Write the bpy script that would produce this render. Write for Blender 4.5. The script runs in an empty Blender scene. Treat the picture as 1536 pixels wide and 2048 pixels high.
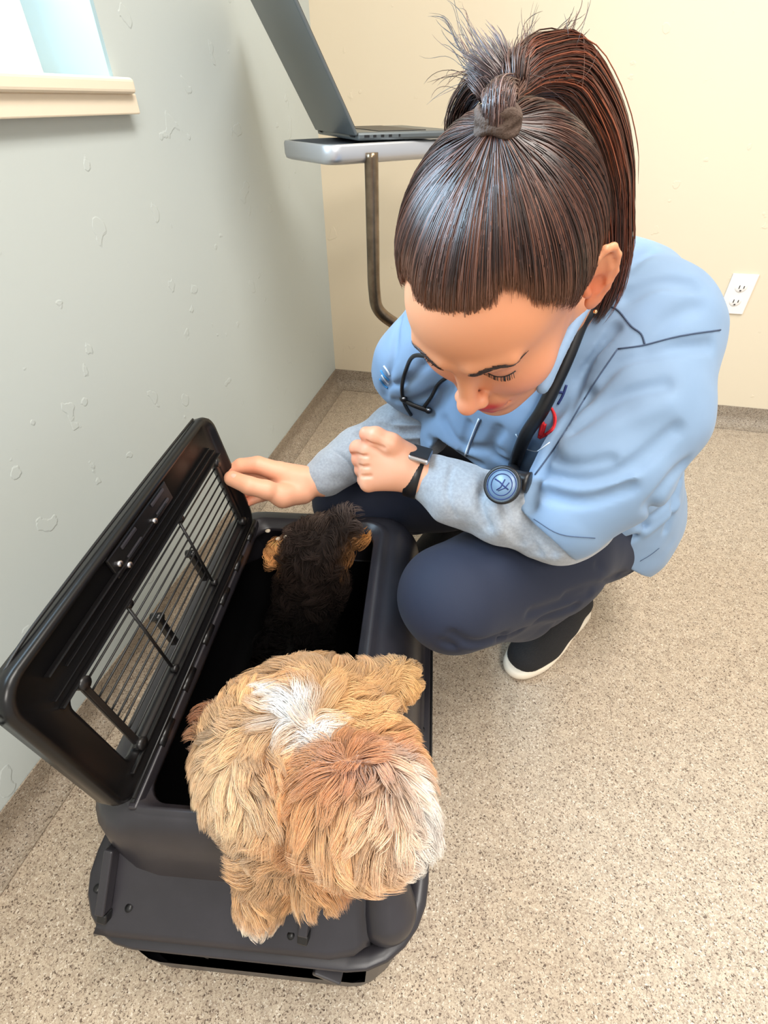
import bpy, math, random
import numpy as np
from mathutils import Matrix, Vector
from mathutils.bvhtree import BVHTree
random.seed(7); RNG = np.random.default_rng(7)
sc = bpy.context.scene
V3 = lambda *a: np.array(a, float)
def unit(v): v = np.asarray(v, float); return v/(np.linalg.norm(v)+1e-12)

# ------------------------------------------------------------------ camera
FPX = 1000.4; PITCH = .6878; ROLL = -.010; YAW = -.2418
CAM = V3(.6321, -1.7856, .8846)
_cy, _sy, _cp, _sp = math.cos(YAW), math.sin(YAW), math.cos(PITCH), math.sin(PITCH)
CF = V3(_sy*_cp, _cy*_cp, -_sp); _R0 = V3(_cy, -_sy, 0); _U0 = np.cross(_R0, CF)
CR = math.cos(ROLL)*_R0 + math.sin(ROLL)*_U0
CU = -math.sin(ROLL)*_R0 + math.cos(ROLL)*_U0
def ray(x, y): return CF + CR*(x-768)/FPX - CU*(y-1024)/FPX
def P(x, y, t): return CAM + ray(x, y)*t                      # a spot in the room at distance t
def onz(x, y, z): d = ray(x, y); return CAM + d*((z-CAM[2])/d[2])
cd = bpy.data.cameras.new('camera'); cam = bpy.data.objects.new('camera', cd); sc.collection.objects.link(cam)
cd.sensor_fit = 'VERTICAL'; cd.sensor_height = 24; cd.lens = 24*FPX/2048; cd.clip_start = .02
cam.matrix_world = Matrix([[CR[0], CU[0], -CF[0], CAM[0]], [CR[1], CU[1], -CF[1], CAM[1]], [CR[2], CU[2], -CF[2], CAM[2]], [0, 0, 0, 1]])
sc.camera = cam
# ------------------------------------------------------------------ light
sc.view_settings.view_transform = 'Standard'; sc.view_settings.look = 'None'
sc.view_settings.exposure = 0.0; sc.view_settings.gamma = 1; sc.view_settings.use_curve_mapping = False
w = bpy.data.worlds.new('world'); sc.world = w; w.use_nodes = True
w.node_tree.nodes['Background'].inputs[0].default_value = (1.0, .97, .93, 1); w.node_tree.nodes['Background'].inputs[1].default_value = .82
def area(name, loc, target, sx, sy, power, col):
    l = bpy.data.lights.new(name, 'AREA'); l.shape = 'RECTANGLE'; l.size = sx; l.size_y = sy; l.energy = power; l.color = col
    o = bpy.data.objects.new(name, l); sc.collection.objects.link(o); o.location = loc
    o.rotation_euler = (Vector(target)-Vector(loc)).to_track_quat('-Z', 'Y').to_euler(); return o
area('ceiling_lamp', (1.15, -1.35, 2.36), (1.15, -1.35, 0), .6, 1.2, 46, (1, .955, .89))
area('ceiling_lamp', (1.5, -3.3, 2.36), (1.5, -3.3, 0), .6, 1.2, 66, (1, .955, .89))
area('window_daylight', (-.62, -1.45, 1.62), (1.0, -1.35, 1.0), 1.1, 1.0, 85, (.52, .77, 1.0))

# ------------------------------------------------------------------ materials
def lin(r, g, b):
    f = lambda c: (c/255/12.92) if c/255 <= .04045 else ((c/255+.055)/1.055)**2.4
    return (f(r), f(g), f(b))
def mat(name, col, rough=.6, metal=0, vcol=False, bump=None, spec=.5, sss=0, noise=None, sheen=0, trans=0):
    m = bpy.data.materials.new(name); m.use_nodes = True; nt = m.node_tree; b = nt.nodes['Principled BSDF']
    b.inputs['Base Color'].default_value = (*col, 1); b.inputs['Roughness'].default_value = rough
    b.inputs['Metallic'].default_value = metal; b.inputs['Specular IOR Level'].default_value = spec
    if sss: b.inputs['Subsurface Weight'].default_value = sss; b.inputs['Subsurface Radius'].default_value = (.012, .005, .003); b.inputs['Subsurface Scale'].default_value = 1
    if sheen: b.inputs['Sheen Weight'].default_value = sheen; b.inputs['Sheen Roughness'].default_value = .5
    if trans: b.inputs['Transmission Weight'].default_value = trans
    if vcol:
        a = nt.nodes.new('ShaderNodeAttribute'); a.attribute_name = 'Col'; nt.links.new(a.outputs['Color'], b.inputs['Base Color'])
    if noise:     # (scale, amount)
        tc = nt.nodes.new('ShaderNodeTexCoord'); n = nt.nodes.new('ShaderNodeTexNoise'); n.inputs['Scale'].default_value = noise[0]; n.inputs['Detail'].default_value = 4
        nt.links.new(tc.outputs['Object'], n.inputs['Vector'])
        r = nt.nodes.new('ShaderNodeMapRange'); r.inputs[1].default_value = .3; r.inputs[2].default_value = .7; r.inputs[3].default_value = 1-noise[1]; r.inputs[4].default_value = 1+noise[1]
        nt.links.new(n.outputs[0], r.inputs[0])
        mx = nt.nodes.new('ShaderNodeVectorMath'); mx.operation = 'SCALE'
        if vcol: nt.links.new(a.outputs['Color'], mx.inputs[0])
        else: mx.inputs[0].default_value = col
        nt.links.new(r.outputs[0], mx.inputs['Scale']); nt.links.new(mx.outputs[0], b.inputs['Base Color'])
    if bump:      # (scale, strength, distance)
        tc = nt.nodes.new('ShaderNodeTexCoord'); n = nt.nodes.new('ShaderNodeTexNoise'); n.inputs['Scale'].default_value = bump[0]; n.inputs['Detail'].default_value = 3
        nt.links.new(tc.outputs['Object'], n.inputs['Vector'])
        bp = nt.nodes.new('ShaderNodeBump'); bp.inputs['Strength'].default_value = bump[1]; bp.inputs['Distance'].default_value = bump[2]
        nt.links.new(n.outputs[0], bp.inputs['Height']); nt.links.new(bp.outputs[0], b.inputs['Normal'])
    return m

def wall_mat(name, col):
    m = mat(name, col, .62, spec=.3); nt = m.node_tree; b = nt.nodes['Principled BSDF']; N = nt.nodes.new; L = nt.links.new
    tc = N('ShaderNodeTexCoord')
    n1 = N('ShaderNodeTexNoise'); n1.inputs['Scale'].default_value = 16; n1.inputs['Detail'].default_value = 1.5
    wp = N('ShaderNodeTexNoise'); wp.inputs['Scale'].default_value = 40; wp.inputs['Detail'].default_value = 3
    L(tc.outputs['Object'], n1.inputs['Vector']); L(tc.outputs['Object'], wp.inputs['Vector'])
    ad = N('ShaderNodeMath'); ad.operation = 'MULTIPLY_ADD'; ad.inputs[1].default_value = .25; L(wp.outputs[0], ad.inputs[0]); L(n1.outputs[0], ad.inputs[2])
    r = N('ShaderNodeMapRange'); r.inputs[1].default_value = .80; r.inputs[2].default_value = .82; L(ad.outputs[0], r.inputs[0])
    f = N('ShaderNodeTexNoise'); f.inputs['Scale'].default_value = 90; f.inputs['Detail'].default_value = 3; L(tc.outputs['Object'], f.inputs['Vector'])
    a2 = N('ShaderNodeMath'); a2.operation = 'MULTIPLY_ADD'; a2.inputs[1].default_value = .12; L(f.outputs[0], a2.inputs[0]); L(r.outputs[0], a2.inputs[2])
    bp = N('ShaderNodeBump'); bp.inputs['Strength'].default_value = .42; bp.inputs['Distance'].default_value = .0015
    L(a2.outputs[0], bp.inputs['Height']); L(bp.outputs[0], b.inputs['Normal'])
    return m
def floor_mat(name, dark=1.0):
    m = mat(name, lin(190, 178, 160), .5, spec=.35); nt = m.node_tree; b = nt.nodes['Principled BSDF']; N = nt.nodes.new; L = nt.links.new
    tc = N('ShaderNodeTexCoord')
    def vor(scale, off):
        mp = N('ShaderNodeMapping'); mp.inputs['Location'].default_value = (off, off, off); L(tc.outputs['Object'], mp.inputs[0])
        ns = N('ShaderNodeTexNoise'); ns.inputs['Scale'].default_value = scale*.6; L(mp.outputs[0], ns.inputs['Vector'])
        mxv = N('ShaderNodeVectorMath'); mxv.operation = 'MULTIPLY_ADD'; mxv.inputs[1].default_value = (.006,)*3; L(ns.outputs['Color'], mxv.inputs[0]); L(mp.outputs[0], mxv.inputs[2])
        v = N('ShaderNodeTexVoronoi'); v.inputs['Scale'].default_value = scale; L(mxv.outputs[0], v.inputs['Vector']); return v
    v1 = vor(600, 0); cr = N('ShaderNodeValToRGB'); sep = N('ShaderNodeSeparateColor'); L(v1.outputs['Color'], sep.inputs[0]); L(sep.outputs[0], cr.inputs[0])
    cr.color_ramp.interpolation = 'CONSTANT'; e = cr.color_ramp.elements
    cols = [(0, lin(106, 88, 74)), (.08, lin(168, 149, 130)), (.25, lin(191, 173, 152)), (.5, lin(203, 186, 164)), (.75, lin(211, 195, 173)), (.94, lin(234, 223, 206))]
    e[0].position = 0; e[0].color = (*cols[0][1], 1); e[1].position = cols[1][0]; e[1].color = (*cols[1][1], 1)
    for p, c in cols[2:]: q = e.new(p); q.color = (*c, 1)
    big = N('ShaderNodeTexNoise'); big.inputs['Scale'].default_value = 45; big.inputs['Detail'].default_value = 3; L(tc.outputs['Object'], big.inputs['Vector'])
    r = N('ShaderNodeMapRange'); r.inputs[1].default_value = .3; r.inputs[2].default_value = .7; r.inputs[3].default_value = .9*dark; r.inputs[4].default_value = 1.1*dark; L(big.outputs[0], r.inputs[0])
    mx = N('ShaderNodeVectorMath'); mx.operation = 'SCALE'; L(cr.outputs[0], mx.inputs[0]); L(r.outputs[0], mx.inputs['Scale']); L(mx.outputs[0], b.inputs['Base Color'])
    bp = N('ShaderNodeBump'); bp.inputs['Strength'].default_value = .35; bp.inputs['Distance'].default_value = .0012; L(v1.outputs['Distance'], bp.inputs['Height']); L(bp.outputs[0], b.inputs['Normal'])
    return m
M = {}
M['wall_blue'] = wall_mat('wall_paint_grey_blue', lin(193, 201, 199))
M['wall_cream'] = wall_mat('wall_paint_cream', lin(224, 210, 185))
M['ceil'] = mat('ceiling_white', lin(235, 232, 225), .9)
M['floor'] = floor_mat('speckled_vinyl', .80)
M['cove'] = floor_mat('speckled_vinyl_cove_shaded', .58)  # same vinyl as the floor; shade on the cove is painted in by darkening
M['sill'] = mat('sill_cream_paint', lin(236, 222, 200), .45, bump=(60, .1, .001))
M['white'] = mat('white_plastic', lin(236, 232, 228), .35)
M['jamb'] = mat('jamb_paint', lin(168, 196, 206), .5)
M['slot'] = mat('dark_slot', lin(60, 55, 52), .6)
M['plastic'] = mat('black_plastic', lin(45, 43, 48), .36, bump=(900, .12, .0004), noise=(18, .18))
M['plastic_in'] = mat('black_plastic_inside_shaded', lin(7, 7, 8), .8, spec=.08)  # carrier plastic blackened so the interior's shade is in the colour
M['wire'] = mat('black_wire', lin(22, 21, 22), .35)
M['steel'] = mat('brushed_steel', lin(200, 200, 205), .28, 1)
M['alu'] = mat('aluminium', lin(205, 208, 214), .35, .85)
M['bronze'] = mat('worn_bronze_tube', lin(120, 104, 86), .28, .9, noise=(40, .3))
M['laptop'] = mat('laptop_grey', lin(104, 110, 112), .38, .6)
M['black'] = mat('black_rubber', lin(20, 20, 22), .4)
M['skin'] = mat('skin', lin(225, 165, 130), .48, vcol=True, sss=.18, bump=(600, .06, .0004))
M['jacket'] = mat('jacket_blue', lin(120, 146, 176), .75, bump=(1400, .12, .0004), sheen=.15, noise=(25, .03))
M['grey'] = mat('heather_grey', lin(152, 158, 166), .9, bump=(700, .35, .001), noise=(260, .12), sheen=.3)
M['navy'] = mat('navy_trousers', lin(21, 29, 50), .8, bump=(1200, .15, .0004), sheen=.04)
M['seam'] = mat('seam_thread', lin(62, 78, 104), .8)
M['hair'] = mat('brown_hair', lin(60, 36, 28), .36, vcol=True, spec=.6)
M['dark_fur'] = mat('black_dog_fur', lin(30, 25, 23), .8, vcol=True, spec=.12)
M['fur'] = mat('dog_fur', lin(220, 180, 130), .75, vcol=True, sheen=.35, spec=.2)
M['red'] = mat('red_thread', lin(196, 26, 34), .7); M['dnavy'] = mat('navy_thread', lin(24, 40, 96), .7)
M['wthread'] = mat('white_thread', lin(225, 235, 245), .7)
M['sole'] = mat('shoe_sole', lin(232, 220, 200), .6)
M['mesh'] = mat('shoe_mesh', lin(24, 23, 25), .8, bump=(500, .8, .002))
M['tie'] = mat('hair_tie', lin(84, 66, 56), .8, bump=(400, .8, .002))
M['glass'] = mat('window_glass', (1, 1, 1), .02)
_nt = M['glass'].node_tree; _tr = _nt.nodes.new('ShaderNodeBsdfTransparent'); _mx = _nt.nodes.new('ShaderNodeMixShader'); _mx.inputs[0].default_value = .06
_nt.links.new(_tr.outputs[0], _mx.inputs[1]); _nt.links.new(_nt.nodes['Principled BSDF'].outputs[0], _mx.inputs[2]); _nt.links.new(_mx.outputs[0], _nt.nodes['Material Output'].inputs['Surface'])
M['gold'] = mat('gold', lin(230, 190, 140), .2, 1)
M['eye'] = mat('moist_dark', lin(12, 10, 9), .12)

# ------------------------------------------------------------------ object helpers
def link(name, me, m, parent=None, smooth=True):
    if m is not None: me.materials.append(m)
    me.polygons.foreach_set('use_smooth', [bool(smooth)]*len(me.polygons))
    o = bpy.data.objects.new(name, me); sc.collection.objects.link(o)
    if parent is not None:
        o.parent = parent; o.matrix_parent_inverse = parent.matrix_world.inverted()
    return o
def from_np(name, verts, quads, m, parent=None, col=None, smooth=True):
    verts = np.ascontiguousarray(verts, np.float32); quads = np.ascontiguousarray(quads, np.int32)
    me = bpy.data.meshes.new(name); nq, k = quads.shape
    me.vertices.add(len(verts)); me.vertices.foreach_set('co', verts.ravel())
    me.loops.add(nq*k); me.loops.foreach_set('vertex_index', quads.ravel())
    me.polygons.add(nq); me.polygons.foreach_set('loop_start', np.arange(0, nq*k, k, dtype=np.int32))
    me.update(calc_edges=True)
    if col is not None:
        a = me.color_attributes.new('Col', 'FLOAT_COLOR', 'POINT')
        c = np.ones((len(verts), 4), np.float32); c[:, :3] = col; a.data.foreach_set('color', c.ravel())
    return link(name, me, m, parent, smooth)
def join_np(parts):
    vs, qs, cs, n = [], [], [], 0
    for p in parts:
        vs.append(p[0]); qs.append(p[1]+n); n += len(p[0])
        if len(p) > 2: cs.append(p[2])
    return (np.concatenate(vs), np.concatenate(qs)) + ((np.concatenate(cs),) if cs else ())
def thing(name, loc, label, cat, group=None, kind=None):
    o = bpy.data.objects.new(name, None); o.location = loc; o.empty_display_size = .05; sc.collection.objects.link(o)
    o.matrix_world = Matrix.Translation(loc); tag(o, label, cat, group, kind); return o
def tag(o, label=None, cat=None, group=None, kind=None):
    if label: o['label'] = label
    if cat: o['category'] = cat
    if group: o['group'] = group
    if kind: o['kind'] = kind
    return o
def box(c, h, ax=None):
    """box with centre c, half sizes h, axes ax(3 rows)"""
    ax = np.eye(3) if ax is None else np.array(ax); c = np.array(c)
    s = np.array([[-1, -1, -1], [1, -1, -1], [1, 1, -1], [-1, 1, -1], [-1, -1, 1], [1, -1, 1], [1, 1, 1], [-1, 1, 1]])
    return c+(s*np.array(h))@ax, np.array([[0, 3, 2, 1], [4, 5, 6, 7], [0, 1, 5, 4], [1, 2, 6, 5], [2, 3, 7, 6], [3, 0, 4, 7]])
def bx(name, c, h, m, parent=None, ax=None, bevel=0.0, seg=2):
    v, q = box(c, h, ax); o = from_np(name, v, q, m, parent, smooth=False)
    if bevel:
        b = o.modifiers.new('bevel', 'BEVEL'); b.width = bevel; b.segments = seg; b.limit_method = 'ANGLE'
    return o
def catmull(pts, n=8):
    p = np.array(pts, float); p = np.vstack([2*p[0]-p[1], p, 2*p[-1]-p[-2]]); out = []
    for i in range(1, len(p)-2):
        for s in np.arange(n)/n:
            a, b, c, d = p[i-1:i+3]
            out.append(.5*((2*b)+(-a+c)*s+(2*a-5*b+4*c-d)*s*s+(-a+3*b-3*c+d)*s**3))
    out.append(p[-2]); return np.array(out)
def strands(pts, rad, sides=3, caps=False):
    """pts N,S,3; rad N,S -> verts, quads, index of strand per vertex"""
    N, S, _ = pts.shape; t = np.gradient(pts, axis=1); t /= np.linalg.norm(t, axis=2, keepdims=True)+1e-9
    ref = np.where(np.abs(t[..., 2:3]) < .9, np.array([0, 0, 1.]), np.array([1., 0, 0])) if S < 2 else None
    t0 = t[:, :1]; r0 = np.where(np.abs(t0[..., 2:3]) < .8, np.array([0, 0, 1.]), np.array([1., 0, 0]))
    r = np.broadcast_to(r0, t.shape); a = np.cross(t, r); a /= np.linalg.norm(a, axis=2, keepdims=True)+1e-9; b = np.cross(t, a)
    ang = np.arange(sides)*2*np.pi/sides
    v = pts[:, :, None]+rad[:, :, None, None]*(a[:, :, None]*np.cos(ang)[None, None, :, None]+b[:, :, None]*np.sin(ang)[None, None, :, None])
    idx = np.arange(N*S*sides).reshape(N, S, sides); i0 = idx[:, :-1]; i1 = idx[:, 1:]
    q = np.stack([i0, np.roll(i0, -1, 2), np.roll(i1, -1, 2), i1], -1).reshape(-1, 4)
    return v.reshape(-1, 3), q, np.repeat(np.arange(N), S*sides)
def tube_np(pts, r, sides=10):
    pts = np.asarray(pts, float); r = np.full(len(pts), r) if np.isscalar(r) else np.asarray(r, float)
    # parallel transport frame
    t = np.gradient(pts, axis=0); t /= np.linalg.norm(t, axis=1, keepdims=True)+1e-12
    a = np.cross(t[0], [0, 0, 1.] if abs(t[0][2]) < .9 else [1., 0, 0]); a = unit(a); A = [a]
    for i in range(1, len(pts)):
        a = a-t[i]*(a@t[i]); a = unit(a); A.append(a)
    A = np.array(A); B = np.cross(t, A); ang = np.arange(sides)*2*np.pi/sides
    v = pts[:, None]+r[:, None, None]*(A[:, None]*np.cos(ang)[None, :, None]+B[:, None]*np.sin(ang)[None, :, None])
    n = len(pts); idx = np.arange(n*sides).reshape(n, sides)
    q = np.stack([idx[:-1], np.roll(idx[:-1], -1, 1), np.roll(idx[1:], -1, 1), idx[1:]], -1).reshape(-1, 4)
    v = v.reshape(-1, 3); nv = len(v); v = np.vstack([v, pts[0], pts[-1]])
    q0 = np.stack([np.roll(idx[0], -1), idx[0], np.full(sides, nv), np.full(sides, nv)], -1)
    q1 = np.stack([idx[-1], np.roll(idx[-1], -1), np.full(sides, nv+1), np.full(sides, nv+1)], -1)
    return v, q, (q0, q1)
def tube(name, pts, r, m, parent=None, sides=10, n=8, smooth_path=True):
    if smooth_path and len(pts) > 2:
        k = len(pts); pp = catmull(pts, n)
        if not np.isscalar(r): r = np.interp(np.linspace(0, k-1, len(pp)), np.arange(k), r)
        pts = pp
    return mesh_tubes(name, [(pts, r)], m, parent, sides)
def mesh_tubes(name, lst, m, parent=None, sides=8):
    me = bpy.data.meshes.new(name); vs, fs, n = [], [], 0
    for pts, r in lst:
        v, q, caps = tube_np(pts, r, sides); vs.append(v)
        fs += [tuple(int(i)+n for i in f) for f in q]+[tuple(int(i)+n for i in f[:3]) for c in caps for f in c]; n += len(v)
    me.from_pydata(np.concatenate(vs).tolist(), [], fs); return link(name, me, m, parent)

# ------------------------------------------------------------------ implicit surfaces
class Field:
    def __init__(s, lo, hi, h):
        s.lo = np.array(lo, float); s.h = h; s.n = np.ceil((np.array(hi)-s.lo)/h).astype(int)+1
        s.F = np.full(s.n, 1.0, np.float32)
    def sub(s, lo, hi):
        a = np.maximum(np.floor((np.array(lo)-s.lo)/s.h).astype(int), 0); b = np.minimum(np.ceil((np.array(hi)-s.lo)/s.h).astype(int)+1, s.n)
        if (b <= a).any(): return None
        sl = tuple(slice(x, y) for x, y in zip(a, b))
        g = [(s.lo[i]+s.h*np.arange(a[i], b[i])).astype(np.float32) for i in range(3)]
        return sl, g[0][:, None, None], g[1][None, :, None], g[2][None, None, :]
    def mix(s, sl, d, k, op):
        A = s.F[sl]
        if op == 'add':
            hh = np.maximum(k-np.abs(A-d), 0)/k; s.F[sl] = np.minimum(A, d)-hh*hh*k*.25
        elif op == 'cut':
            d = -d; hh = np.maximum(k-np.abs(A-d), 0)/k; s.F[sl] = np.maximum(A, d)+hh*hh*k*.25
    def cone(s, a, b, ra, rb=None, k=.02, op='add'):
        rb = ra if rb is None else rb; a = np.asarray(a, float); b = np.asarray(b, float); m = max(ra, rb)+k+.02
        r = s.sub(np.minimum(a, b)-m, np.maximum(a, b)+m)
        if r is None: return s
        sl, X, Y, Z = r; d = b-a; L2 = d@d+1e-12
        t = np.clip(((X-a[0])*d[0]+(Y-a[1])*d[1]+(Z-a[2])*d[2])/L2, 0, 1)
        D = np.sqrt((X-a[0]-t*d[0])**2+(Y-a[1]-t*d[1])**2+(Z-a[2]-t*d[2])**2)-(ra+(rb-ra)*t)
        s.mix(sl, D, k, op); return s
    def chain(s, pts, rs, k=.02):
        for i in range(len(pts)-1): s.cone(pts[i], pts[i+1], rs[i], rs[i+1], k)
        return s
    def ell(s, c, r, R=None, k=.02, op='add'):
        """R: 3x3, columns are the axes"""
        R = np.eye(3) if R is None else np.array(R); c = np.asarray(c, float); r = np.array(r, float); m = max(r)+k+.02
        q = s.sub(c-m, c+m)
        if q is None: return s
        sl, X, Y, Z = q; X = X-c[0]; Y = Y-c[1]; Z = Z-c[2]
        u = [X*R[0, i]+Y*R[1, i]+Z*R[2, i] for i in range(3)]
        k0 = np.sqrt(sum((u[i]/r[i])**2 for i in range(3)))+1e-6; k1 = np.sqrt(sum((u[i]/r[i]**2)**2 for i in range(3)))+1e-6
        s.mix(sl, k0*(k0-1)/k1, k, op); return s
    def crease(s, pts, amp, r):
        """smooth groove (amp>0) or ridge (amp<0) along a polyline"""
        for a, b in zip(pts[:-1], pts[1:]):
            pass
        lo = np.min(pts, 0)-3*r; hi = np.max(pts, 0)+3*r; q = s.sub(lo, hi)
        if q is None: return s
        sl, X, Y, Z = q; best = None
        for a, b in zip(pts[:-1], pts[1:]):
            d = b-a; L2 = d@d+1e-12; t = np.clip(((X-a[0])*d[0]+(Y-a[1])*d[1]+(Z-a[2])*d[2])/L2, 0, 1)
            D = (X-a[0]-t*d[0])**2+(Y-a[1]-t*d[1])**2+(Z-a[2]-t*d[2])**2
            best = D if best is None else np.minimum(best, D)
        s.F[sl] += (amp*np.exp(-best/(r*r))).astype(np.float32); return s
    def at(s, p):
        q = (np.asarray(p)-s.lo)/s.h; i = np.floor(q).astype(int)
        if (i < 0).any() or (i >= s.n-1).any(): return 1.
        f = q-i; c = s.F[i[0]:i[0]+2, i[1]:i[1]+2, i[2]:i[2]+2]
        c = c[0]*(1-f[0])+c[1]*f[0]; c = c[0]*(1-f[1])+c[1]*f[1]; return c[0]*(1-f[2])+c[1]*f[2]
    def march(s, x, y, t0=.2, t1=1.6):
        d = ray(x, y); prev = 1.
        for t in np.arange(t0, t1, .003):
            v = s.at(CAM+d*t)
            if v < 0: return CAM+d*t
        return None
    def fold(s, pix, amp, r):
        p = [s.march(*q) for q in pix]; p = [q for q in p if q is not None]
        if len(p) > 1: s.crease(np.array(catmull(p, 4)), amp, r)
        return s
    def mesh(s, relax=1):
        F = s.F; S = F < 0
        c = S[:-1, :-1, :-1].astype(np.uint8)
        for dx in (0, 1):
            for dy in (0, 1):
                for dz in (0, 1):
                    if dx or dy or dz: c = c+S[dx:F.shape[0]-1+dx, dy:F.shape[1]-1+dy, dz:F.shape[2]-1+dz]
        act = (c > 0) & (c < 8); I = np.argwhere(act); ids = np.full(act.shape, -1, np.int64); ids[act] = np.arange(len(I))
        acc = np.zeros((len(I), 3)); cnt = np.zeros(len(I)); cor = [(x, y, z) for x in (0, 1) for y in (0, 1) for z in (0, 1)]
        for a in cor:
            for ax in range(3):
                if a[ax] == 0:
                    b = list(a); b[ax] = 1
                    fa = F[I[:, 0]+a[0], I[:, 1]+a[1], I[:, 2]+a[2]]; fb = F[I[:, 0]+b[0], I[:, 1]+b[1], I[:, 2]+b[2]]
                    m = (fa < 0) != (fb < 0); t = np.where(m, fa/np.where(m, fa-fb, 1), 0)
                    p = np.tile(np.array(a, float), (len(I), 1)); p[:, ax] += t; acc += p*m[:, None]; cnt += m
        v = s.lo+(I+acc/cnt[:, None])*s.h; Q = []
        for ax in range(3):
            sl0 = [slice(1, -1)]*3; sl0[ax] = slice(0, -1); sl1 = list(sl0); sl1[ax] = slice(1, None)
            s0 = S[tuple(sl0)]; s1 = S[tuple(sl1)]; E = np.argwhere(s0 != s1)
            if not len(E): continue
            flip = s0[tuple(E.T)]; off = np.array([1, 1, 1]); off[ax] = 0; E = E+off
            u, w_ = [(1, 2), (2, 0), (0, 1)][ax]
            def cid(du, dw):
                e = E.copy(); e[:, u] -= du; e[:, w_] -= dw; return ids[tuple(e.T)]
            q = np.stack([cid(1, 1), cid(0, 1), cid(0, 0), cid(1, 0)], -1); q[~flip] = q[~flip][:, ::-1]; Q.append(q)
        Q = np.concatenate(Q); Q = Q[(Q >= 0).all(1)]
        for _ in range(relax):
            a = np.zeros_like(v); n = np.zeros(len(v))
            for i in range(4):
                x, y = Q[:, i], Q[:, (i+1) % 4]; np.add.at(a, x, v[y]); np.add.at(n, x, 1); np.add.at(a, y, v[x]); np.add.at(n, y, 1)
            v = v*.4+.6*a/np.maximum(n, 1)[:, None]
        return v, Q
def biggest(v, q):
    lab = np.arange(len(v))
    while True:
        m = lab[q].min(1); new = lab.copy()
        for i in range(4): np.minimum.at(new, q[:, i], m)
        new = new[new]
        if (new == lab).all(): break
        lab = new
    k = np.bincount(lab).argmax(); keep = lab == k; idx = np.cumsum(keep)-1
    return v[keep], idx[q[keep[q[:, 0]]]]
_lat = np.random.default_rng(3).random((32, 32, 32)).astype(np.float32)
def vnoise(p, sc_):
    q = np.asarray(p)*sc_; i = np.floor(q).astype(int); f = q-i; f = f*f*(3-2*f); out = 0
    for dx in (0, 1):
        for dy in (0, 1):
            for dz in (0, 1):
                wgt = (f[..., 0] if dx else 1-f[..., 0])*(f[..., 1] if dy else 1-f[..., 1])*(f[..., 2] if dz else 1-f[..., 2])
                out = out+wgt*_lat[(i[..., 0]+dx) % 32, (i[..., 1]+dy) % 32, (i[..., 2]+dz) % 32]
    return out-.5
def vnoise3(p, s): return np.stack([vnoise(p, s), vnoise(np.asarray(p)+7.3, s), vnoise(np.asarray(p)+13.7, s)], -1)
def rows(*c): return np.stack(c, 1)

# ================================================================== THE ROOM
RC = .035; HC = .0697
def struct(o): o['kind'] = 'structure'; return o
struct(bx('floor', (1.6, -1.9, -.05), (1.75, 2.0, .05), M['floor']))
WY0, WY1, WZ0, WZ1 = -1.95, -.905, .905, 1.95        # window opening
def holed_wall(name):
    parts = [box((-.1, (-3.9+WY0)/2, 1.2), (.1, (WY0+3.9)/2, 1.2)), box((-.1, (WY1+.15)/2, 1.2), (.1, (.15-WY1)/2, 1.2)),
             box((-.1, (WY0+WY1)/2, WZ0/2), (.1, (WY1-WY0)/2, WZ0/2)), box((-.1, (WY0+WY1)/2, (WZ1+2.4)/2), (.1, (WY1-WY0)/2, (2.4-WZ1)/2))]
    v, q = join_np(parts); return from_np(name, v, q, M['wall_blue'], smooth=False)
struct(holed_wall('wall_left'))
struct(bx('wall_back', (1.65, .05, 1.2), (1.65, .05, 1.2), M['wall_cream']))
struct(bx('ceiling', (1.6, -1.9, 2.45), (1.8, 2.05, .05), M['ceil']))
def cove(name, along):
    prof = [(0.0008, 0), (0.0008, HC), (.003, HC)]+[(.003+RC*(1-math.cos(a)), .003+RC*(1-math.sin(a))) for a in np.linspace(0, math.pi/2, 8)]+[(.003+RC, 0)]
    vs = []
    for s in (0, 1):
        for d, z in prof:
            if along == 'left': vs.append((d, -3.9 if s else -d, z))
            else: vs.append((3.3 if s else d, -d, z))
    n = len(prof); q = np.array([[i, (i+1), n+i+1, n+i] for i in range(n-1)]); q = q if along == 'left' else q[:, ::-1]
    return from_np(name, np.array(vs), q, M['cove'], smooth=False)
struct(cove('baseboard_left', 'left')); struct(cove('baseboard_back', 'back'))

# window in the left wall
win = struct(bx('window_1', (-.139, (WY0+WY1)/2, WZ0+.041), (.02, (WY1-WY0)/2, .04), M['white'], bevel=.004))
for nm, c, h in [('window_frame', (-.135, WY1-.035, (WZ0+WZ1)/2), (.02, .035, (WZ1-WZ0)/2)), ('window_frame', (-.135, WY0+.035, (WZ0+WZ1)/2), (.02, .035, (WZ1-WZ0)/2)),
                 ('window_frame', (-.138, (WY0+WY1)/2, WZ1-.041), (.02, (WY1-WY0)/2, .04)), ('window_sash', (-.145, WY1-.085, (WZ0+WZ1)/2), (.015, .012, (WZ1-WZ0)/2-.09)),
                 ('window_sash', (-.145, (WY0+WY1)/2, WZ0+.095), (.015, (WY1-WY0)/2-.08, .012))]:
    bx(nm, c, h, M['white'], win, bevel=.003)
bx('window_pane', (-.15, (WY0+WY1)/2, (WZ0+WZ1)/2), (.002, (WY1-WY0)/2-.08, (WZ1-WZ0)/2-.09), M['glass'], win)
tj = struct(bx('trim_1', (-.06, WY1-.004, (WZ0+WZ1)/2), (.0595, .004, (WZ1-WZ0)/2), M['jamb']))
sill = struct(bx('trim_2', (-.045, (WY0+WY1)/2-.0, .9055), (.075, (WY1-WY0)/2+.006, .0095), M['sill'], bevel=.005, seg=3))
struct(bx('trim_3', (.010, (WY0+WY1)/2, .884), (.010, (WY1-WY0)/2+.016, .0125), M['sill'], bevel=.002))

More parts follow.
